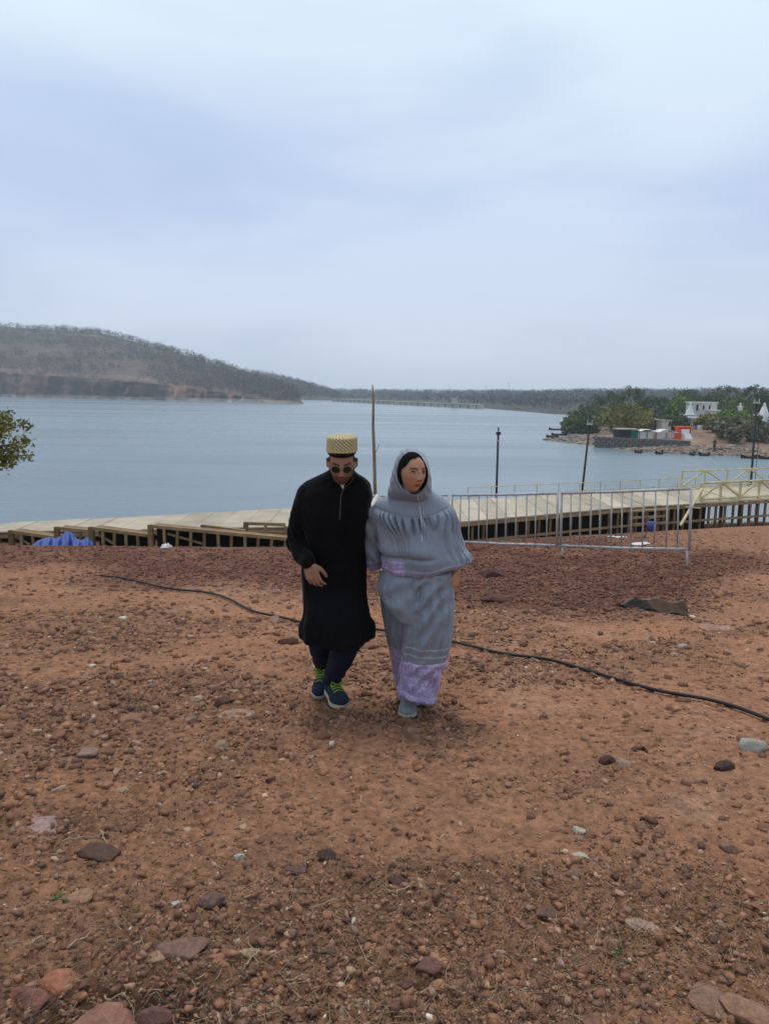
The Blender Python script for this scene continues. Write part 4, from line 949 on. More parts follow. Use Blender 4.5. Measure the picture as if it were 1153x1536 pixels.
# twigs
TW = [((280, 1268, 420, 1258) , 'pale'), ]
TWG = [(95, 1268, 150, 1256, .0035, 0, 'straight pale dry twig above the dark slab'), (151, 1250, 160, 1270, .004, 0, 'short upright twig crossing the long pale twig'),
 (640, 1336, 678, 1354, .005, 1, 'dark knotted twig right of centre'), (588, 1342, 620, 1334, .005, 0, 'thick tan straw piece at the centre'),
 (470, 1437, 533, 1452, .006, 1, 'dark bent stick in the bottom centre'), (540, 1192, 545, 1208, .004, 0, 'small curved upright straw behind centre'),
 (38, 1424, 68, 1410, .006, 0, 'broken pale stalk at the left edge'), (364, 1452, 386, 1433, .005, 0, 'pale stalk beside the tan stone'),
 (430, 1478, 462, 1475, .005, 0, 'pale split straw at bottom left of centre'), (30, 1533, 82, 1496, .005, 1, 'dark twig lying across the damp pit'),
 (157, 1482, 190, 1494, .004, 0, 'grey twig on the far rim of the pit'), (658, 1492, 695, 1512, .003, 1, 'thin dark twig near the bottom edge'),
 (326, 1515, 333, 1536, .006, 0, 'pale stub of stalk at the bottom edge'), (100, 1430, 140, 1408, .004, 0, 'second pale stalk near the left edge'), (945, 1462, 975, 1480, .004, 1, 'dark twig by the green sprout at right')]
for (x0, y0, x1, y1, r_, dk, lb) in TWG:
    a, b = onG(x0, y0), onG(x1, y1); n_ = 6; P = np.array([a + (b - a) * i / n_ for i in range(n_ + 1)]); P[:, 2] = ground_h(P[:, 0], P[:, 1]).max() * .3 + .7 * ground_h(P[:, 0], P[:, 1]) + r_ + .004
    P += RNG.normal(0, r_ * .9, P.shape); V, F = tube(P, np.linspace(r_, r_ * .6, n_ + 1) * .8, 7)
    obj('twig', V, F, M['straw'], None, True, np.tile(np.array([(.34, .26, .16), (.09, .06, .045)][dk]), (len(V), 1)), label=lb, cat='twig')
# green sprouts
def sprout(px, py, s_, n_, lb, seed):
    rng = np.random.default_rng(seed); q = onG(px, py); V = []; F = []
    for i in range(n_):
        a = rng.uniform(0, 6.28); l = s_ * rng.uniform(.4, 1); w = l * .16; d = np.array([math.cos(a), math.sin(a), 0]); e = np.array([-d[1], d[0], 0]); b = q + d * rng.uniform(0, s_ * .5)
        k = len(V); u = rng.uniform(.4, 1.2)
        V += [b, b + d * l * .5 + e * w + [0, 0, l * u * .5], b + d * l * .5 - e * w + [0, 0, l * u * .5], b + d * l + [0, 0, l * u * .55]]; F += [(k, k + 1, k + 3, k + 2)]
    obj('green_sprout', V, F, M['leaf'], None, False, np.array([.05, .11, .03]) * rng.uniform(.6, 1.4, (len(V), 1)), label=lb, cat='plant')
sprout(927, 1440, .030, 45, 'small green sprout in the right foreground', 1)
sprout(92, 1350, .03, 40, 'tiny green sprout in the left foreground', 2)

# ------------------------------------------------------------------ tree reaching in from the left edge
lt = thing('young_tree', 'yellow green branch tips entering from the left edge', 'tree', (-5.5, 8.5, gz(-5.5, 8.5)))
tb = np.array([-5.5, 8.5, gz(-5.5, 8.5) - .2]); crown_c = np.array([-5.1, 8.6, .72])
mb = MB(); mb.tube([tb, tb + [.05, 0, .9], crown_c + [-.3, 0, -.2]], [.09, .07, .04], 8)
tips = [at(40, 662, 8.4), at(28, 640, 8.5), at(12, 622, 8.6), at(34, 684, 8.4), at(8, 650, 8.3), at(18, 672, 8.5), at(2, 688, 8.5)]
rng = np.random.default_rng(5); allc = []
for tp in tips:
    m1 = (crown_c + [-.3, 0, -.1] + tp) / 2 + rng.normal(0, .06, 3); mb.tube([crown_c + [-.3, 0, -.2], m1, tp], [.03, .016, .004], 6)
    for k in range(9): f = .45 + .55 * k / 8; allc.append((m1 * (1 - (f - .45) / .55) + tp * ((f - .45) / .55)) + rng.normal(0, .035, 3))
for k in range(70):
    u = rng.normal(size=3); u /= np.linalg.norm(u); allc.append(crown_c + [-.75, 0, 0] + u * rng.uniform(.3, 1) * [.62, .7, .6])
mb.out('trunk', M['bark'], lt, True)
C = np.array(allc); ci = np.repeat(np.arange(len(C)), 46); n_ = len(ci); q = C[ci] + rng.normal(0, .045, (n_, 3)); e1 = rng.normal(size=(n_, 3)); e1 /= np.linalg.norm(e1, axis=1)[:, None]; e2 = np.cross(e1, rng.normal(size=(n_, 3))); e2 /= np.linalg.norm(e2, axis=1)[:, None]; ls = rng.uniform(.018, .036, (n_, 1))
obj('crown', np.stack([q - e1 * ls, q + e2 * ls * .45, q + e1 * ls, q - e2 * ls * .45], 1).reshape(-1, 3), np.arange(n_ * 4).reshape(-1, 4), M['leaf'], lt, False, np.repeat(np.array([.17, .17, .035]) * rng.uniform(.5, 1.4, (n_, 1)), 4, 0))

#PEOPLE_START
# ------------------------------------------------------------------ people
from mathutils.bvhtree import BVHTree
def capsule(mb, p, q, r0, r1, n=14):
    p = np.asarray(p, float); q = np.asarray(q, float); d = nrm(q - p)
    pts = []; rs = []
    for a in np.linspace(-math.pi / 2, 0, 5)[:-1]: pts.append(p + d * r0 * math.sin(a)); rs.append(max(r0 * math.cos(a), r0 * .05))
    pts += [p, q]; rs += [r0, r1]
    for a in np.linspace(0, math.pi / 2, 5)[1:]: pts.append(q + d * r1 * math.sin(a)); rs.append(max(r1 * math.cos(a), r1 * .05))
    mb.tube(pts, rs, n)
def chain(mb, pts, rs, n=14):
    for i in range(len(pts) - 1): capsule(mb, pts[i], pts[i + 1], rs[i], rs[i + 1], n)
def remesh(mb, voxel, smooth=2, fac=.5):
    me = mesh('tmp', np.concatenate(mb.V), mb.F); o = bpy.data.objects.new('tmp', me); COL.objects.link(o)
    r = o.modifiers.new('r', 'REMESH'); r.mode = 'VOXEL'; r.voxel_size = voxel
    if smooth: s = o.modifiers.new('s', 'SMOOTH'); s.factor = fac; s.iterations = smooth
    dg = bpy.context.evaluated_depsgraph_get(); e = o.evaluated_get(dg); m2 = bpy.data.meshes.new_from_object(e)
    n = len(m2.vertices); V = np.empty(n * 3); m2.vertices.foreach_get('co', V); V = V.reshape(-1, 3)
    F = [tuple(p.vertices) for p in m2.polygons]; bpy.data.objects.remove(o); bpy.data.meshes.remove(me); bpy.data.meshes.remove(m2)
    return V, F
def normals(V, F):
    me = mesh('t', V, F); n = np.empty(len(V) * 3); me.vertex_normals.foreach_get('vector', n); bpy.data.meshes.remove(me); return n.reshape(-1, 3)
def loft(rows, M=120, n=128, disp=None, dpy=None, power=2.3, cap=True):
    rows = np.array(rows, float); py = np.linspace(rows[0, 0], rows[-1, 0], M)
    R5 = cub(rows[:, 0], rows[:, 1:5], py); th = np.linspace(0, 2 * math.pi, n, endpoint=False)
    c_, s_ = np.cos(th), np.sin(th); cx = np.sign(c_) * abs(c_) ** (2 / power); sx = np.sign(s_) * abs(s_) ** (2 / power)
    V = np.zeros((M, n, 3))
    for i in range(M):
        xl, xr, Yc, dep = R5[i]; t = i / (M - 1)
        L = at(xl, py[i], Yc); Rr = at(xr, py[i], Yc); C = (L + Rr) / 2; a = (Rr - L) / 2
        V[i] = C + cx[:, None] * a + sx[:, None] * np.array([0, dep, 0])
        if dpy is not None: V[i, :, 2] -= dpy(t, th) * .0039
        if disp is not None: V[i] += disp(t, th, V[i])[:, None] * np.stack([c_, s_, 0 * c_], 1)
    F = grid_faces(M, n, True)[:, ::-1].tolist()
    VV = V.reshape(-1, 3)
    if cap:
        F.append(list(range(n))); F.append([(M - 1) * n + j for j in range(n)][::-1])
    return VV, F, np.repeat(py, n), np.tile(th, M)
def head_base(frame, a, b, c):
    V, F = ico(4); x, f, z = V[:, 0].copy(), V[:, 1].copy(), V[:, 2].copy()
    dn = np.clip(-z, 0, 1); X = a * x * (1 - .30 * dn ** 1.4); Zz = c * z
    Fo = b * f * np.where(f < 0, 1 - .38 * dn, 1 - .10 * dn ** 2); Fo = Fo + .012 * dn ** 2 * (f > 0)
    X = X * (1 - .04 * np.clip(z, 0, 1))
    C, l, fw, up = frame
    return C + X[:, None] * l + Fo[:, None] * fw + Zz[:, None] * up, F
def features(V, frame, sc=1.0, female=False):
    C, l, fw, up = frame; d = (V - C) / sc; x = d @ l; f = d @ fw; z = d @ up; g = lambda u, s: np.exp(-(u / s) ** 2)
    m = (f > .02) & (abs(x) < .09) & (z > -.13) & (z < .10) & (f < .14)
    ax = abs(x)
    prof = np.interp(z, [-.041, -.034, -.026, -.020, .0, .020, .032], [0, .010, .022, .024, .014, .006, 0])
    k = prof * g(x, .0105 + .003 * (z < -.01)) + .008 * g(ax - .014, .006) * g(z + .027, .007)
    k += -.011 * g(ax - .031, .015) * g(z - .012, .011) + .005 * g(ax - .031, .02) * g(z - .034, .008)
    k += .006 * g(x, .019) * g(z + .053, .005) + .0065 * g(x, .017) * g(z + .064, .005) - .004 * g(x, .022) * g(z + .0585, .0022)
    k += -.004 * g(x, .02) * g(z + .076, .006) + .006 * g(x, .017) * g(z + .097, .012) + .004 * g(ax - .045, .018) * g(z + .018, .018)
    return V + (np.where(m, k, 0) * sc)[:, None] * fw
def headcol(V, frame, sc, base, lip, brow, beard):
    C, l, fw, up = frame; d = (V - C) / sc; x = d @ l; f = d @ fw; z = d @ up; ax = abs(x); c_ = np.tile(np.array(base), (len(V), 1))
    c_ *= (1 + .10 * fbm(V * 40, 3)[:, None]); m = (f > .02) & (np.linalg.norm(d, axis=1) < .17)
    def mixc(w, col):
        nonlocal c_; w = np.where(m, np.clip(w, 0, 1), 0)[:, None]; c_ = c_ * (1 - w) + np.array(col) * w
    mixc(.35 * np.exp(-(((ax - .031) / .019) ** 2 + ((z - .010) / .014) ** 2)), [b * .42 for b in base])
    mixc(.30 * np.exp(-(((ax - .04) / .02) ** 2 + ((z + .025) / .02) ** 2)), [base[0] * 1.12, base[1] * .85, base[2] * .8])
    if beard:
        w = sst(-.034, -.048, z) * (1 - .9 * np.exp(-((ax / .02) ** 2 + ((z + .059) / .008) ** 2))); w = np.maximum(w, sst(.045, .058, ax) * sst(.03, -.02, z) * .9)
        w = np.maximum(w, .9 * np.exp(-((ax / .026) ** 2)) * np.exp(-(((z + .042) / .006) ** 2)))
        mixc(w * .78 * (1 + .2 * fbm(V * 220, 2)), beard)
    mixc(1.0 * (((ax / .022) ** 2 + ((z + .059) / (.0095 * (1.02 - (ax / .023) ** 2 * .6))) ** 2) < 1), lip)
    mixc(.85 * (((ax / .020) ** 2 + ((z + .0588) / .0016) ** 2) < 1), [.02, .008, .008])
    bz = .034 + .004 * np.sin(np.clip((ax - .012) / .04, 0, 1) * 3.1)
    mixc(.92 * sst(.0062, .0035, abs(z - bz)) * sst(.010, .014, ax) * sst(.054, .047, ax), brow)
    mixc(.8 * (((ax - .0085) / .004) ** 2 + ((z + .033) / .003) ** 2 < 1), [.02, .008, .006])
    return np.clip(c_, .003, .9)
def hand(mb, wrist, fdir, palm_n, thumb_s, size=1.0, curl=.35, wr=.024):
    f = nrm(fdir); n = np.asarray(palm_n, float); n = nrm(n - f * (n @ f)); s = np.cross(f, n); s = s if s @ np.asarray(thumb_s, float) > 0 else -s
    w = np.asarray(wrist, float); P = .088 * size
    kn = []
    for i, (o_, l_) in enumerate(((.033, 1.0), (.011, 1.04), (-.011, 1.0), (-.031, .92))):
        k = w + f * P * l_ + s * o_ * size; kn.append(k); chain(mb, [w + s * o_ * .55 * size + f * .012, w + f * P * .5 + s * o_ * .85 * size, k], [.016 * size, .0145 * size, .0115 * size], 12)
    for i, (k, L, r_) in enumerate(zip(kn, (.072, .080, .074, .058), (.0098, .0100, .0095, .0084))):
        p = k; a = curl * (1 + .22 * i); an = a * .55; spread = s * ((1.5 - i) * .05); r0 = r_ * size
        for j, fr_ in enumerate((.46, .30, .24)):
            d = f * math.cos(an) + n * math.sin(an) + spread; q = p + nrm(d) * L * size * fr_; capsule(mb, p, q, r0, r0 * .9, 12); p = q; r0 *= .9; an += a
    t0 = w + f * .022 * size + s * .024 * size; t1 = t0 + nrm(f * .75 + s * .75 + n * .3) * .042 * size; t2 = t1 + nrm(f + s * .30 + n * .45) * .033 * size; t3 = t2 + nrm(f + s * .0 + n * .55) * .026 * size
    chain(mb, [t0, t1, t2, t3], [.0155 * size, .0125 * size, .0108 * size, .0088 * size], 12)
def ears(mb, frame, sc, a):
    C, l, fw, up = frame
    for k in (-1, 1):
        c_ = C + l * k * (a - .001) + up * .0 * sc - fw * .006 * sc
        pts = [c_ + (up * math.cos(t) * .028 + fw * math.sin(t) * .012 - fw * .005 + l * k * .010 * (1 if math.sin(t) < .2 else .2)) * sc for t in np.linspace(-2.6, 2.6, 11)[::-1]]
        chain(mb, pts, [.0052 * sc] * 11, 8); capsule(mb, c_ - up * .02 * sc, c_ + up * .015 * sc, .009 * sc, .010 * sc, 8)
def shoe(parent, toe, heel, wid, mt, laces=False, ht=.085):
    toe = np.asarray(toe, float); heel = np.asarray(heel, float); d = nrm(toe - heel); s = nrm(np.cross(d, [0, 0, 1])); u = np.cross(s, d); L = np.linalg.norm(toe - heel)
    def shell(z0, ws, hs, pw, n=28, k=26):
        V = []; T = np.linspace(0, 1, k)
        for t in T:
            w = np.interp(t, *ws) * wid; h = np.interp(t, *hs)
            for j in range(n):
                a = 2 * math.pi * j / n; ca, sa = math.cos(a), math.sin(a); x_ = math.copysign(abs(ca) ** (2 / pw), ca) * w; z_ = (abs(sa) ** (2 / pw) * h if sa > 0 else 0) if h > 0 else 0
                if sa <= 0: z_ = -abs(sa) ** .6 * .004
                V.append(heel + d * (t * L) + s * x_ + u * (z0 + z_))
        F = grid_faces(k, n, True).tolist() + [list(range(n))[::-1], [(k - 1) * n + j for j in range(n)]]
        return V, F
    WS = ([0, .04, .12, .3, .5, .7, .85, .95, 1], [.30, .58, .68, .70, .78, .98, .92, .62, .22])
    V, F = shell(.022, WS, ([0, .06, .2, .34, .5, .7, .88, .96, 1], [.05, ht * .9, ht, ht * .96, ht * .78, .048, .036, .026, .012]), 2.2)
    root = obj('shoe', V, F, mt, parent, True)
    V, F = shell(-.004, (WS[0], [w_ * 1.07 for w_ in WS[1]]), ([0, .1, .5, .9, 1], [.028, .030, .027, .024, .018]), 4)
    obj('sole', V, F, M['sole'], root, True)
    if laces:
        mb = MB()
        for t, h in ((.62, .060), (.55, .070), (.48, .078), (.41, .084), (.35, .088)):
            c_ = heel + d * t * L + u * (.022 + h - .010); w = wid * .52
            for sg in (-1, 1): mb.tube([c_ - s * w * sg - u * .006, c_ + u * .005 + d * .005, c_ + s * w * sg - u * .006 + d * .014], .0042, 6)
        c_ = heel + d * .38 * L + u * (.022 + .086)
        for sg in (-1, 1):
            mb.tube([c_ + (s * sg * .034 * math.sin(t) + d * .03 * (1 - math.cos(t)) + u * .012 * math.sin(t)) for t in np.linspace(0, 3.1, 8)], .004, 6)
            mb.tube([c_, c_ + s * sg * .03 + d * .02 + u * .004, c_ + s * sg * .042 + d * .05 - u * .012], .0038, 6)
        mb.out('laces', M['lace'], root, True)
    return root
def caster(objs):
    T = [BVHTree.FromPolygons([Vector(v) for v in V], F) for V, F in objs]
    def cast(px, py, off=.003):
        d = ray(px, py); d = d / np.linalg.norm(d); best = None
        for t in T:
            r = t.ray_cast(Vector(CAMP), Vector(d))
            if r[0] is not None and (best is None or r[3] < best[3]): best = r
        return np.array(best[0]) - d * off if best else None
    return cast
def cloth(V, F, amp, fr, seed, st=(1, 1, .45)):
    nn = normals(V, F); st = np.array(st)
    return V + nn * (amp * fbm(V * fr * st, 3, seed) + amp * .6 * (1 - 2 * np.abs(fbm(V * fr * 1.7 * st + 5, 3, seed + 3))))[:, None]

# ---- the man
MY = 4.55
man = thing('person', 'person in long black tunic, gold cap and round sunglasses walking with bowed head', 'person', onG(488, 1062))
w_ = math.radians(21); fr = (at(512.8, 695.5, 4.30), np.array([1., 0, -.02]), np.array([.03, -math.cos(w_), -math.sin(w_)]), np.array([.0, -math.sin(w_), math.cos(w_)]))
fr = (fr[0], nrm(np.cross(fr[3], fr[2]) * -1) if np.cross(fr[3], fr[2])[0] < 0 else nrm(np.cross(fr[3], fr[2])), nrm(fr[2]), nrm(fr[3]))
mb = MB(); Vh, Fh = head_base(fr, .0775, .097, .119); mb.add(Vh, Fh.tolist()); ears(mb, fr, 1.0, .076)
neck = at(511, 728, 4.42)
chain(mb, [fr[0] + np.array([0, .03, -.03]), at(511, 718, 4.38), neck, at(508, 742, 4.46)], [.056, .054, .058, .075])
chain(mb, [at(508, 745, 4.46), at(505, 790, 4.50), at(504, 830, 4.54), at(503, 872, 4.56)], [.105, .115, .11, .12])
for x_ in (1, -1): chain(mb, [at(508, 740, 4.46), at(508 + x_ * 34, 738, 4.46)], [.055, .04])
# right arm (left in the picture)
sh_, el_, wr_ = at(465, 744, 4.44), at(449, 812, 4.48), at(462, 845, 4.28)
chain(mb, [sh_, el_, wr_], [.046, .034, .026])
hand(mb, wr_ + nrm(wr_ - el_) * .0, at(473, 876, 4.24) - wr_, (.25, 1, .1), (1, 0, 0), 1.02, .5)
# left arm, tucked behind the woman's sleeve
sh2, el2, wr2 = at(547, 738, 4.46), at(545, 805, 4.62), at(536, 850, 4.72)
chain(mb, [sh2, el2, wr2], [.040, .034, .026]); hand(mb, wr2, at(532, 880, 4.74) - wr2, (-1, 0, 0), (0, -1, 0), 1.0, .5)
toeF = onG(514, 1064) + [0, 0, .012]; heelF = toeF + [-.10, .235, .022]; toeB = onG(477, 1049) + [0, 0, .012]; heelB = toeB + [.02, .235, .085]
anF = heelF + [.012, -.05, .10]; anB = heelB + [.0, -.045, .10]
chain(mb, [at(518, 885, 4.54), at(518, 962, 4.44), anF, heelF + [.01, -.04, .05], toeF + [-.02, .06, .04]], [.085, .055, .038, .034, .028])
chain(mb, [at(487, 885, 4.58), at(481, 962, 4.60), anB, heelB + [0, -.04, .05], toeB + [0, .06, .04]], [.095, .060, .038, .034, .028])
V, F = remesh(mb, .0048, 2); V = features(V, fr)
col = headcol(V, fr, 1.0, (.30, .155, .10), (.26, .10, .08), (.02, .013, .01), (.055, .035, .028))
Cm = fr[0]; dd = V - Cm; hm_ = (np.linalg.norm(dd, axis=1) < .16)
hz2 = dd @ fr[3]; hf = dd @ fr[2]; hair_m = hm_ & (((hz2 > .082) & (hf > 0)) | ((hf < .022) & (hz2 > .0 + .9 * (hf + .0)) & (abs(dd @ fr[1]) < .083)))
hx_ = abs(dd @ fr[1]); side = hm_ & (hz2 > .028) & (hf < .045) & (hx_ > .062) & (hf > -.12); col[(hair_m | side) & ~((hx_ > .083) & (hf < .02))] = (.010, .008, .007)
obj('body', V, F, M['skin'], man, True, col)
# cap
C, l, fw, up = fr; w2 = math.radians(5); C2 = C + up * .080; fw2 = nrm([.03, -math.cos(w2), -math.sin(w2)]); up2 = nrm(np.array([.02, -math.sin(w2), math.cos(w2)])); K, n_ = 40, 220; Vc = []; cc = []
for i in range(K):
    t = i / (K - 1)
    if t < .6: q = t / .6; zz_ = .078 + .078 * q; r_ = .0865 - .003 * q
    else: q = (t - .6) / .4; zz_ = .156 + .013 * math.sin(min(1, q * 1.2) * 1.57); r_ = .0835 * (1 - q) ** .55 + .0002
    for j in range(n_):
        a = 2 * math.pi * j / n_; u_ = j / n_ * 24; vv = zz_ * 62
        tw = math.sin((u_ - vv * .9) * 2 * math.pi); tw2 = math.sin((u_ * 2 + vv * 2.2) * 2 * math.pi); rr2 = r_ + .0018 * tw
        Vc.append(C2 + l * rr2 * math.cos(a) + fw2 * (rr2 * 1.08 * math.sin(a) - .008) + up2 * (zz_ - .080))
        edge = zz_ < .090 or (.145 < zz_ < .152); b_ = .5 + .5 * tw * (.75 + .25 * tw2)
        cc.append(np.array([.20, .135, .045]) * (1 - b_) + np.array([.66, .58, .36]) * b_ if not edge else np.array([.50, .41, .19]))
obj('cap', Vc, grid_faces(K, n_, True)[:, ::-1].tolist() + [list(range(n_))], M['gold'], man, True, np.array(cc))
# hair band below the cap
Vb = []; 
for zz_ in (.070, .076, .084):
    for j in range(60): a = math.pi * j / 59; Vb.append(C + l * .0795 * math.cos(a) + fw * (.0925 * math.sin(a) - .004) + up * (zz_ + .008 * math.sin(a)))
obj('hair', Vb, grid_faces(3, 60), M['hair'], man, True)
# sunglasses
sg_ = MB(); lens = MB(); g0 = C + fw * .106 + up * .012
for k in (-1, 1):
    c_ = g0 + l * k * .0315 - fw * .006
    ax1 = nrm(l - fw * k * .18); ring = [c_ + ax1 * .0255 * math.cos(t) + up * .0225 * math.sin(t) for t in np.linspace(0, 2 * math.pi, 25)]
    sg_.tube(ring, .0011, 7)
    V1 = [c_ + fw * .002] + [c_ + (p - c_) * .97 for p in ring[:-1]] + [c_ - fw * .002] + [c_ + (p - c_) * .97 - fw * .003 for p in ring[:-1]]
    lens.add(V1, [(0, 1 + i, 1 + (i + 1) % 24) for i in range(24)] + [(25, 26 + (i + 1) % 24, 26 + i) for i in range(24)])
    sg_.tube([c_ + l * k * .023 + up * .008, C + l * k * .074 + fw * .075 + up * .018, C + l * k * .079 - fw * .0 + up * .014, C + l * k * .076 - fw * .02 - up * .0], .0012, 7)
sg_.tube([g0 - l * .010 + up * .006, g0 + up * .011 + fw * .002, g0 + l * .010 + up * .006], .0020, 7)
sgo = sg_.out('sunglasses', M['wire'], man, True); lens.out('lens', M['lens'], sgo, True)
# tunic
rows = [(702, 499, 527, 4.40, .060), (711, 488, 537, 4.42, .070), (717, 473, 547, 4.43, .085), (724, 459, 553.5, 4.44, .10), (736, 450, 556, 4.44, .125), (765, 452, 552, 4.44, .15), (800, 456, 547, 4.46, .155), (840, 455, 546, 4.50, .16),
        (875, 455, 547, 4.50, .17), (902, 458, 547, 4.47, .20), (918, 457, 550, 4.45, .22), (936, 453, 558, 4.44, .23), (946, 453.5, 558, 4.44, .235), (950, 453, 558, 4.44, .235)]
def dk(t, th, V): 
    k = sst(.35, 1, np.array([t]))[0]; return k * (.010 * np.sin(th * 5 + 1.2 + t * 2) + .010 * np.sin(th * 9 - t * 3) + .02 * fbm(np.stack([np.cos(th) * 3, np.sin(th) * 3, 0 * th + t * 2], 1), 2, 3)) 
def pk(t, th):
    k = sst(.9, 1, np.array([t]))[0]; fr_ = -np.sin(th); return k * (4 * np.cos(th * 1 + .4) * (fr_ > 0) + 5 * fr_ + 3 * np.sin(th * 4))
Vt, Ft, _, _ = loft(rows, 130, 120, dk, pk, 2.4)
mb = MB(); mb.add(Vt, Ft)
chain(mb, [at(464, 741, 4.42), at(452, 776, 4.43), at(445, 812, 4.46), at(452, 832, 4.38), at(462, 842, 4.29)], [.070, .068, .058, .051, .042], 24)
chain(mb, [at(540, 742, 4.46), at(539, 775, 4.52), at(534, 812, 4.62), at(530, 842, 4.70)], [.068, .066, .056, .045], 24)
V, F = remesh(mb, .0075, 3)
V = cloth(V, F, .011, 6, 4, (1, 1, .6)); V = cloth(V, F, .005, 16, 14, (1, 1, .4))
# diagonal pull folds at elbow, waist and knee
for (cx, cy_, Yq, dx_, dy_, a_, wl, rad_) in ((440, 806, 4.40, 1, .5, .007, .04, .10), (455, 835, 4.33, .3, 1, .005, .03, .06)):
    c_ = at(cx, cy_, Yq); dv = nrm([dx_, 0, dy_]); q = V - c_; r_ = np.linalg.norm(q, axis=1); V = V + normals(V, F) * (a_ * np.exp(-(r_ / rad_) ** 2) * np.sin((q @ dv) / wl * 6.28 + 2 * fbm(V * 4, 2)))[:, None]
obj('tunic', V, F, M['blackcloth'], man, True); kur = (V, F)
cast = caster([kur])
def strip(pxs, r_, nm, mt, parent, cast=cast, k=6, off=.002):
    P_ = []
    pp = cub(np.arange(len(pxs)), np.array(pxs, float), np.linspace(0, len(pxs) - 1, len(pxs) * k))
    for q in pp:
        c_ = cast(q[0], q[1], off)
        if c_ is not None: P_.append(c_)
    V_, F_ = tube(P_, r_, 6); return obj(nm, V_, F_, mt, parent, True)
strip([(530, 716), (527, 722), (519, 730), (513, 738), (511, 748), (510.5, 762), (509.5, 780)], .0022, 'placket_trim', M['trim'], man)
# collar and shirt collar
mbc = MB()
mbc.tube([at(499, 712, 4.345), at(496, 706, 4.38), at(500, 699, 4.47), at(512, 696, 4.50), at(526, 698, 4.46), at(530, 706, 4.38), at(526, 716, 4.33), at(518, 724, 4.305)], .012, 10, sx=.5); mbc.out('collar', M['blackcloth'], man, True)
a, b, c_, d_ = at(507, 722, 4.325), at(519, 721, 4.325), at(514, 734, 4.295), at(512, 722, 4.36)
obj('shirt_collar', [a, b, c_, d_], [(0, 2, 1), (0, 3, 2), (1, 2, 3), (0, 1, 3)], M['shirtw'], man)
# trousers
def leg(hip, knee, ank, r0, r1, r2, seed):
    P_ = cub([0, 1, 2], np.array([hip, knee, ank]), np.linspace(0, 2, 60)); rr2 = np.interp(np.linspace(0, 2, 60), [0, 1, 2], [r0, r1, r2]); V_, F_ = tube(P_, rr2, 48)
    V_ = np.asarray(V_); zt_ = V_[:, 2]; nn = normals(V_, F_); k = sst(knee[2], ank[2], zt_)
    V_ = V_ + nn * (.006 * np.sin(zt_ * 75 + 3 * fbm(V_ * 7, 2, seed)) * k * .8 + .006 * fbm(V_ * np.array([9, 9, 4]), 3, seed))[:, None]
    return V_, F_
tr = MB(); V_, F_ = leg(at(520, 890, 4.54), at(519, 962, 4.42), anF + [.004, -.004, -.015], .11, .086, .056, 3); tr.add(V_, F_)
V_, F_ = leg(at(486, 890, 4.58), at(481, 962, 4.60), anB + [0, -.004, -.02], .11, .078, .054, 8); tr.add(V_, F_)
tr.out('trousers', M['navy'], man, True)
shoe(man, toeF, heelF, .064, M['shoe'], True, .095); shoe(man, toeB, heelB, .052, M['shoe'], True, .095)

# ---- the woman
wom = thing('person', 'person in hooded grey dress with lilac hems, face turned to the right', 'person', onG(612, 1076))
yw = math.radians(27); fw = nrm([math.sin(yw), -math.cos(yw), -.07]); up = nrm(np.array([.02, 0, 1.]) - fw * (fw @ np.array([.02, 0, 1.]))); l = np.cross(fw, up)
if l[0] < 0: l = -l
fr = (at(617.0, 708.5, 4.225), l, fw, up); sc = .95
mb = MB(); Vh, Fh = head_base(fr, .0735, .092, .110); mb.add(Vh, Fh.tolist())
chain(mb, [fr[0] + np.array([-.01, .03, -.03]), at(613, 735, 4.36), at(612, 752, 4.40)], [.048, .046, .06])
chain(mb, [at(615, 765, 4.42), at(618, 800, 4.42), at(620, 835, 4.43), at(622, 875, 4.44)], [.085, .09, .085, .11])
for x_ in (-1, 1): chain(mb, [at(614, 757, 4.42), at(614 + x_ * 42, 765, 4.43)], [.05, .042])
sh1, el1, wr1 = at(572, 766, 4.44), at(562, 815, 4.50), at(548, 848, 4.66)
chain(mb, [sh1, el1, wr1], [.042, .034, .022]); hand(mb, wr1, at(536, 866, 4.70) - wr1, (-1, 0, 0), (0, -1, 0), .88, .6)
sh2, el2, wr2 = at(664, 766, 4.42), at(689, 818, 4.46), at(684, 858, 4.34)
chain(mb, [sh2, el2, wr2], [.042, .034, .023]); hand(mb, wr2, at(682, 888, 4.32) - wr2, (-.8, .6, 0), (-.3, -1, 0), .88, .75)
toeW = onG(610.5, 1078) + [0, 0, .002]; heelW = toeW + [.015, .235, .02]; toeX = onG(640, 1062) + [0, 0, .01]; heelX = toeX + [.02, .21, .10]
chain(mb, [at(612, 880, 4.50), at(617, 975, 4.44), heelW + [0, -.05, .10], heelW + [0, -.05, .05], toeW + [0, .06, .035]], [.08, .045, .033, .03, .024])
chain(mb, [at(634, 880, 4.50), at(636, 975, 4.50), heelX + [0, -.05, .09], heelX + [0, -.04, .04], toeX + [0, .06, .03]], [.10, .058, .033, .03, .024])
V, F = remesh(mb, .0045, 2); V = features(V, fr, sc, True)
col = headcol(V, fr, sc, (.43, .225, .135), (.36, .10, .08), (.03, .018, .014), None)
obj('body', V, F, M['skin'], wom, True, col)
C = fr[0]
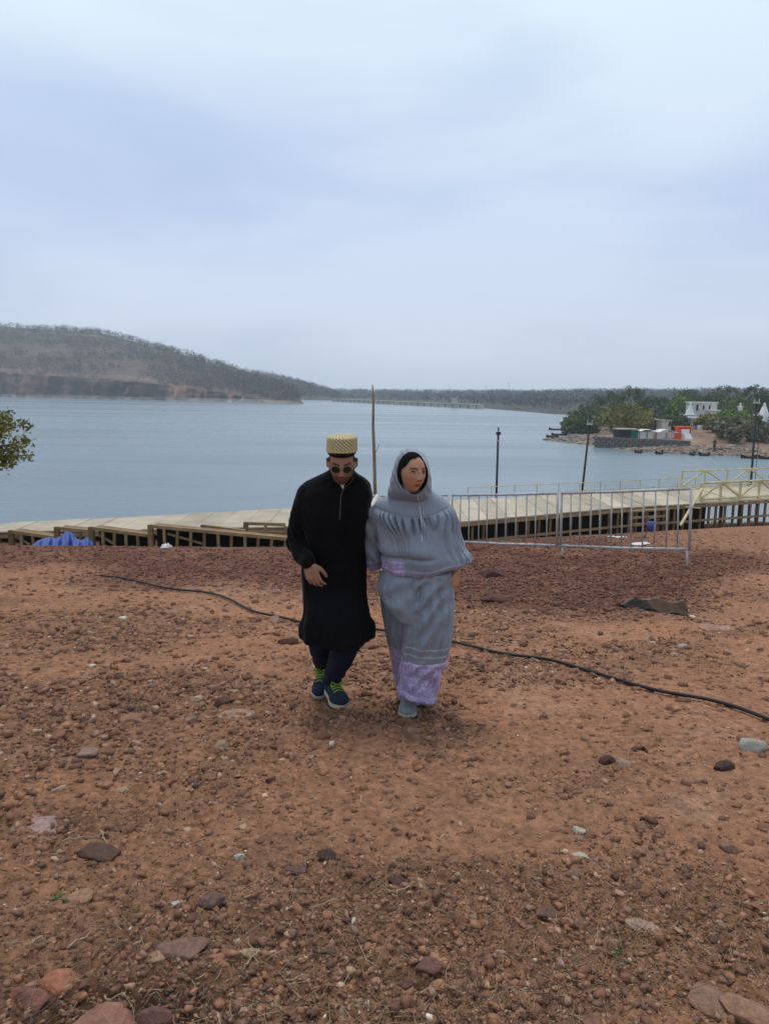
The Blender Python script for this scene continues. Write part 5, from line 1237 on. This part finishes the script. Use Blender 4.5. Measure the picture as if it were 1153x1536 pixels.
for k in (-1, 1):       # eyeballs with lids
    e = C + (l * k * .031 + up * .011) * sc; fx = .0925 / sc * math.sqrt(max(0, 1 - (.031 / .0766) ** 2 - (.011 / .118) ** 2)); e = e + fw * (fx - .011 - .0085) * sc
    Ve, Fe = ico(3); g = nrm(fw + l * .35 + up * -.02); dt = Ve @ g; ce = np.where((dt > .93)[:, None], (.012, .008, .006), np.where((dt > .80)[:, None], (.045, .022, .012), (.55, .50, .47)))
    obj('eye', e + Ve * .0118 * sc, Fe, M['eye'], wom, True, ce)
    arc = [e + (l * math.cos(t) * .0150 + up * (.0068 * math.sin(t) + .0008) + fw * (.0112 - .0045 * math.cos(t) ** 2)) * sc for t in np.linspace(.1, 3.04, 10)]
    V_, F_ = tube(arc, np.array([.0006, .0016, .0021, .0023, .0023, .0023, .0023, .0021, .0016, .0006]), 7); obj('eyelashes', V_, F_, M['hair'], wom, True)
    arc = [e + (l * math.cos(t) * .0140 - up * .0062 * math.sin(t) + fw * (.0108 - .0035 * math.cos(t) ** 2)) * sc for t in np.linspace(.2, 2.94, 8)]
    V_, F_ = tube(arc, .0010, 6); obj('eyelid', V_, F_, M['hair'], wom, True)
# hair: shell over the skull down to the hairline
Vq, Fq = ico(5); keep = []
x, f, z = Vq[:, 0], Vq[:, 1], Vq[:, 2]; VV = C + (Vq[:, :1] * l * .0765 + Vq[:, 1:2] * fw * .0932 + Vq[:, 2:] * up * .1145)
ok = (f < .20) | (z > .80 - .62 * x * x + .03 * np.sin(x * 9)); Fk = [tuple(t) for t in Fq if ok[list(t)].all()]
obj('hair', VV, Fk, M['hair'], wom, True)
# hood
OP = [(621, 684.5), (629.5, 687.5), (636.5, 694), (641, 705), (641, 719), (637, 730), (628, 740), (618, 741), (610, 733), (605, 719), (603.5, 704), (607.5, 695), (613, 688)]
SI = [(615, 671.5), (629, 675), (639, 685), (644.5, 701), (646.5, 718), (647, 736), (640, 752), (612, 754), (583, 745), (584, 727), (588, 706), (594, 688), (603, 675.5)]
def ringpx(P_, Ys, n=120):
    k = len(P_); P2 = np.array(P_ + P_ + P_, float); t = np.linspace(k, 2 * k, n, endpoint=False); q = cub(np.arange(3 * k), P2, t)
    Ys = np.array(list(Ys) * 3 if hasattr(Ys, '__len__') else [Ys] * 3 * k, float); y = np.interp(t, np.arange(3 * k), Ys); return np.array([at(a, b, c_) for (a, b), c_ in zip(q, y)])
mixp = lambda A_, B_, f: [(a[0] + (b[0] - a[0]) * f, a[1] + (b[1] - a[1]) * f) for a, b in zip(A_, B_)]
BK = [(612 + (x - 612) * .62, 712 + (y - 712) * .66) for x, y in SI]; PT = [(612 + (x - 612) * .03, 712 + (y - 712) * .03) for x, y in SI]
IN = [(620 + (x - 620) * 1.04, 711 + (y - 711) * 1.04) for x, y in OP]
oy_ = [4.215, 4.205, 4.20, 4.205, 4.215, 4.22, 4.215, 4.205, 4.205, 4.21, 4.225, 4.23, 4.22]
RG = [(IN, 4.36), (IN, [y + .05 for y in oy_]), (OP, oy_), (mixp(OP, SI, .10), [y - .008 for y in oy_]), (mixp(OP, SI, .4), [y + .012 for y in oy_]), (mixp(OP, SI, .8), 4.27), (SI, 4.33), (mixp(SI, BK, .15), 4.39), (BK, 4.45), (PT, 4.47)]
rgs = np.array([ringpx(a, b) for a, b in RG]); hv = np.linspace(0, len(RG) - 1, 64); HV = cub(np.arange(len(RG)), rgs.reshape(len(RG), -1), hv).reshape(64 * 120, 3); HF = grid_faces(64, 120, True).tolist()
wgt = np.repeat(sst(2.6, 4, hv), 120); HV = HV + normals(HV, HF) * (wgt * (.0035 * fbm(HV * np.array([14, 14, 7]), 3, 9) + .002 * np.sin(HV[:, 0] * 160 + HV[:, 2] * 90)))[:, None]
GREY = np.array([.195, .228, .275]); LIL = np.array([.31, .24, .46])
def gcol(V, k=1.0): return GREY * k * (1 + .05 * fbm(V * 12, 3)[:, None])
def lilac(V): p = sst(-.05, .25, fbm(V * 120, 3, 77))[:, None]; return (LIL * (1 - p) + np.array([.47, .43, .60]) * p) * (1 + .05 * fbm(V * 12, 2)[:, None])
obj('hood', HV, HF, M['rida'], wom, True, gcol(HV)); 
# cape of the dress
rows = [(732, 604, 642, 4.36, .075), (739, 594, 652, 4.38, .10), (746, 576, 664, 4.40, .125), (754, 563, 673, 4.41, .14), (768, 559, 680, 4.41, .155), (785, 562, 685, 4.41, .17), (805, 566, 690, 4.41, .185), (824, 568, 697, 4.41, .20), (838, 571, 704, 4.41, .205), (846, 574, 704, 4.41, .20), (852, 578, 697, 4.41, .185)]
def yoke(th):      # picture row of the yoke seam by angle
    return 770 - 13 * np.abs(np.cos(th)) ** 1.5
def dc(t, th, V):
    py = 732 + t * 120; sy = yoke(th); k = sst(-1, 7, py - sy) * (1 - .88 * sst(10, 40, py - sy)); ph = th * 17 + 2.6 * np.sin(th * 3) + 8.0 * fbm(np.stack([th * 2, t * 1.3 + 0 * th, 0 * th], 1), 2, 5)
    big = .026 * fbm(np.stack([np.cos(th) * 2.6 + t, np.sin(th) * 2.6, 0 * th + t * 1.2], 1), 2, 112) * sst(10, 50, py - sy) + .007 * np.sin(th * 8 - t * 7 + 2 * np.sin(th * 2)) * sst(10, 60, py - sy)
    pl = big + .017 * (np.abs(np.sin(ph / 1.0)) ** .8 * 2 - 1.2) * k * (.55 + .9 * np.clip(.5 + 1.5 * fbm(np.stack([np.cos(th) * 2, np.sin(th) * 2, 0 * th + t * 3], 1), 2, 15), 0, 1)) + .016 * k * fbm(np.stack([np.cos(th) * 3, np.sin(th) * 3, 0 * th + t * 2.2], 1), 3, 12)
    puff = .005 * np.exp(-((py - sy - 14) / 12) ** 2)
    rt = sst(.25, .8, np.cos(th)); pl = pl + rt * .007 * np.sin(th * 24 + (py - sy) * .05) * sst(8, 30, py - sy)
    waist = -.016 * np.exp(-((py - 829) / 3.0) ** 2) * sst(.35, -.1, np.cos(th)) * (np.sin(th) < .2)
    sag = .007 * np.exp(-((py - 819) / 8) ** 2) * sst(.35, -.1, np.cos(th))
    rim_ = .007 * sst(843, 847, np.array([py]))[0]
    return pl + puff * k + waist + sag + rim_ - .003 * np.exp(-((py - sy) / 1.6) ** 2)
def pc(t, th):
    k = sst(.72, 1, np.array([t]))[0]; c_ = np.cos(th); return k * (-8.5 * np.clip(c_, 0, 1) ** 1.3 + 3.5 * np.clip(-c_, 0, 1) + 2.0 * np.sin(th * 3 + 1) + 1.2 * np.sin(th * 7)) 
V, F, PY, TH = loft(rows, 210, 420, dc, pc, 2.15)
V = cloth(V, F, .004, 15, 61, (1, 1, .25)); c_ = gcol(V); lm = sst(832, 834, PY) * sst(-.45, -.55, np.cos(TH)); lm = np.maximum(lm, .3 * sst(843, 846, PY))[:, None]
c_ = c_ * (1 - lm) + lilac(V) * lm
obj('cape', V, F, M['rida'], wom, True, c_); capeVF = (V, F)
# right sleeve (left in the picture) with lilac cuff
P_ = cub([0, 1, 2, 3], np.array([at(573, 762, 4.40), at(562, 790, 4.42), at(559.5, 820, 4.46), at(563, 852, 4.50)]), np.linspace(0, 3, 80)); rs_ = np.interp(np.linspace(0, 3, 80), [0, 1, 2, 2.6, 3], [.045, .056, .050, .056, .036])
V, F = tube(P_, rs_, 64); V = cloth(V, F, .012, 10, 21, (1, 1, .35)); V = V + normals(V, F) * (.005 * np.sin(V[:, 2] * 55 + V[:, 0] * 60 + 3 * fbm(V * 6, 2, 3)))[:, None]
c_ = gcol(V, .88); k = sst(2.62, 2.72, np.repeat(np.linspace(0, 3, 80), 64))[:, None]; c_ = c_ * (1 - k) + lilac(V) * k * .9; obj('sleeve', V, F, M['rida'], wom, True, c_)
cast2 = caster([capeVF, (HV, HF)])
o1 = strip([(626, 744), (628.5, 757), (630.5, 771), (632, 785), (633, 800), (632, 814)], .0035, 'placket', M['trimgrey'], wom, cast2, off=.001)
strip([(631, 748), (634, 764), (635.5, 780), (636, 798), (635, 812)], .0016, 'placket_edge', M['trimgrey'], wom, cast2, off=.003)
for (a, b) in ((627, 749), (629.5, 762), (631.5, 776), (632.5, 790), (632.5, 804)):
    q = cast2(a, b, .004); Ve, Fe = ico(2); obj('button', q + Ve * np.array([.005, .003, .005]), Fe, M['shirtw'], wom, True)
# skirt: rear panel, front panel, gathered apron layer
def ds(seed, amp=1., dirk=0.):
    def f_(t, th, V):
        q = np.stack([np.cos(th) * 2.4 + dirk * t, np.sin(th) * 2.4, 0 * th + t * 1.4], 1)
        return amp * (.017 * fbm(q, 3, seed) + .010 * (1 - 2 * np.abs(fbm(q * 2.3 + 4, 2, seed + 5))) + .004 * np.sin(th * 11 + t * 5) * (1 - t * .5))
    return f_
rows = [(855, 572, 640, 4.53, .15), (900, 574, 650, 4.53, .17), (940, 580, 648, 4.55, .18), (975, 588, 646, 4.58, .17), (1010, 593, 643, 4.63, .13), (1048, 601, 642, 4.63, .10)]
V, F, PY, TH = loft(rows, 150, 160, ds(31), None, 2.2); k = sst(962, 966, PY)[:, None]; c_ = gcol(V, .95) * (1 - k) + lilac(V) * k; obj('skirt_rear', V, F, M['rida'], wom, True, c_)
rows = [(855, 606, 676, 4.40, .165), (900, 607, 678.5, 4.39, .175), (940, 607, 677.5, 4.375, .168), (970, 605, 674, 4.37, .15), (995, 603, 667.5, 4.365, .13), (1015, 602, 659, 4.37, .115), (1032, 600, 654, 4.37, .11), (1043, 600.5, 650.5, 4.37, .105)]
def pf(t, th): k = sst(.85, 1, np.array([t]))[0]; return k * (7 * np.cos(th) + 1.0 * np.sin(th * 6))
def dfr(t, th, V):
    py = 855 + t * 188; base_ = ds(47, .8, 1.5)(t, th, V); band = sst(.70, .76, np.array([t]))[0]
    q = V[:, 0] * 42 + V[:, 2] * 30; return base_ * (1 - .2 * band) + band * .007 * np.sin(q + 2.5 * fbm(V * 7, 2, 3)) * sst(1.0, .88, np.array([t]))[0] + .007 * np.exp(-((t - .99) / .02) ** 2) - .0025 * np.exp(-((py - 985) / 1.5) ** 2)
V, F, PY, TH = loft(rows, 240, 220, dfr, pf, 2.3); V = cloth(V, F, .006, 9, 62, (1, .6, .35)); V = cloth(V, F, .010, 7, 82, (.5, .5, 1.1)) * sst(945, 900, PY)[:, None] + V * (1 - sst(945, 900, PY)[:, None])
k = sst(984, 986, PY + 1.5 * np.sin(TH * 5))[:, None]; c_ = gcol(V) * (1 - k) + lilac(V) * k
for row_ in (963, 974): s_ = np.exp(-((PY + 1.2 * np.sin(TH * 2) - row_) / .8) ** 2)[:, None]; c_ = c_ * (1 - s_ * .7) + np.array([.62, .62, .66]) * s_ * .7
s_ = (np.exp(-((PY - 1036) / 1.0) ** 2) + np.exp(-((PY - 986) / 1.2) ** 2))[:, None]; c_ = c_ * (1 - s_ * .6) + np.array([.62, .50, .66]) * s_ * .6
for (ax_, ay_, bx_, by_, am_, wd_) in ((668, 872, 612, 925, .016, 5), (672, 890, 615, 955, .018, 6), (670, 915, 622, 985, .013, 6), (640, 868, 612, 900, .014, 4), (655, 866, 645, 930, .012, 4), (612, 940, 606, 1040, .012, 4), (655, 1000, 615, 1035, .013, 4), (640, 995, 608, 1015, .010, 4)):
    A2, B2 = at(ax_, ay_, 4.22), at(bx_, by_, 4.22); q = (V - A2)[:, [0, 2]]; dv = (B2 - A2)[[0, 2]]; L2 = np.linalg.norm(dv); dv /= L2; al = (q @ dv) / L2; ac = q @ np.array([-dv[1], dv[0]]) + .010 * np.sin(al * 5)
    env = np.exp(-((al - .5) / .42) ** 4) * np.clip(-np.sin(TH) + .3, 0, 1); w_m = wd_ * .0039; V = V + (env * am_ * (np.exp(-(ac / w_m) ** 2) - .8 * np.exp(-((ac - 2.1 * w_m) / w_m) ** 2)))[:, None] * np.array([.1, -1, .1])
obj('skirt_front', V, F, M['rida'], wom, True, np.clip(c_, 0, .8))
rows = [(852, 574, 668, 4.42, .160), (870, 568, 668, 4.42, .172), (888, 567.5, 668, 4.415, .178), (905, 571, 667, 4.41, .178), (914, 575, 666, 4.41, .174), (924, 582, 664, 4.41, .168)]
def da(t, th, V):
    c0_ = at(662, 862, 4.24); q = V - c0_; a_ = np.arctan2(q[:, 0], -q[:, 2]); r_ = np.linalg.norm(q, axis=1)
    return ds(63, .45)(t, th, V) + .007 * np.sin(a_ * 13 + 2 * fbm(V * 5, 2, 8)) * np.exp(-(r_ / .26) ** 2) + .011 * np.sin(q[:, 2] * 46 + q[:, 0] * -20) * np.exp(-((V[:, 0] - at(585, 890, 4.3)[0]) / .09) ** 2) * (1 - t)
def pa(t, th): k = sst(.3, 1, np.array([t]))[0]; c_ = np.cos(th); return k * np.interp(c_, [-1, -.8, -.5, 0, .3, .6, 1], [-18, -10, -2, 3, 2, -14, -48])
V, F, PY, TH = loft(rows, 130, 260, da, pa, 2.2); V = cloth(V, F, .004, 9, 63, (1, .6, .4)); obj('skirt_overlay', V, F, M['rida'], wom, True, gcol(V, 1.04))
shoe(wom, toeW, heelW, .056, M['shoe_grey'], False, .075); shoe(wom, toeX, heelX, .048, M['shoe_grey'], False, .07)
# a far figure on the village shore
p0 = at(1070, 679, 108); p0[2] = vh(p0[0], 108)[0]; pf_ = thing('person', 'tiny dark figure standing on the rocks below the red path', 'person', p0)
mb = MB(); 
for sx_ in (-.1, .1): chain(mb, [p0 + [sx_, 0, 0], p0 + [sx_, 0, .45], p0 + [sx_ * .8, 0, .88]], [.06, .07, .10], 8); chain(mb, [p0 + [sx_ * 2.1, 0, 1.40], p0 + [sx_ * 2.6, -.05, 1.12], p0 + [sx_ * 2.4, -.15, .86]], [.06, .05, .04], 8)
chain(mb, [p0 + [0, 0, .9], p0 + [0, 0, 1.15], p0 + [0, 0, 1.38], p0 + [0, 0, 1.5], p0 + [0, 0, 1.62]], [.16, .15, .18, .07, .10], 10)
V, F = remesh(mb, .03, 1); cz_ = V[:, 2] - p0[2]; cc = np.where((cz_ > 1.46)[:, None], (.12, .07, .05), np.where((cz_ > .85)[:, None], (.10, .03, .03), (.03, .03, .04))); obj('body', V, F, M['skin'], pf_, True, cc)
#PEOPLE_END


# ------------------------------------------------------------------ haze
hm = bpy.data.materials.new('haze'); hm.use_nodes = True; t = hm.node_tree; t.nodes.clear()
ho = N(t, 'ShaderNodeOutputMaterial'); pv = N(t, 'ShaderNodeVolumePrincipled'); pv.inputs['Color'].default_value = (.90, .95, 1, 1); pv.inputs['Density'].default_value = .00036
pv.inputs['Anisotropy'].default_value = .2
t.links.new(pv.outputs[0], ho.inputs['Volume'])
o = MB().box(-2600, 2600, -400, 3300, -10, 75).out('haze', hm, kind='stuff')
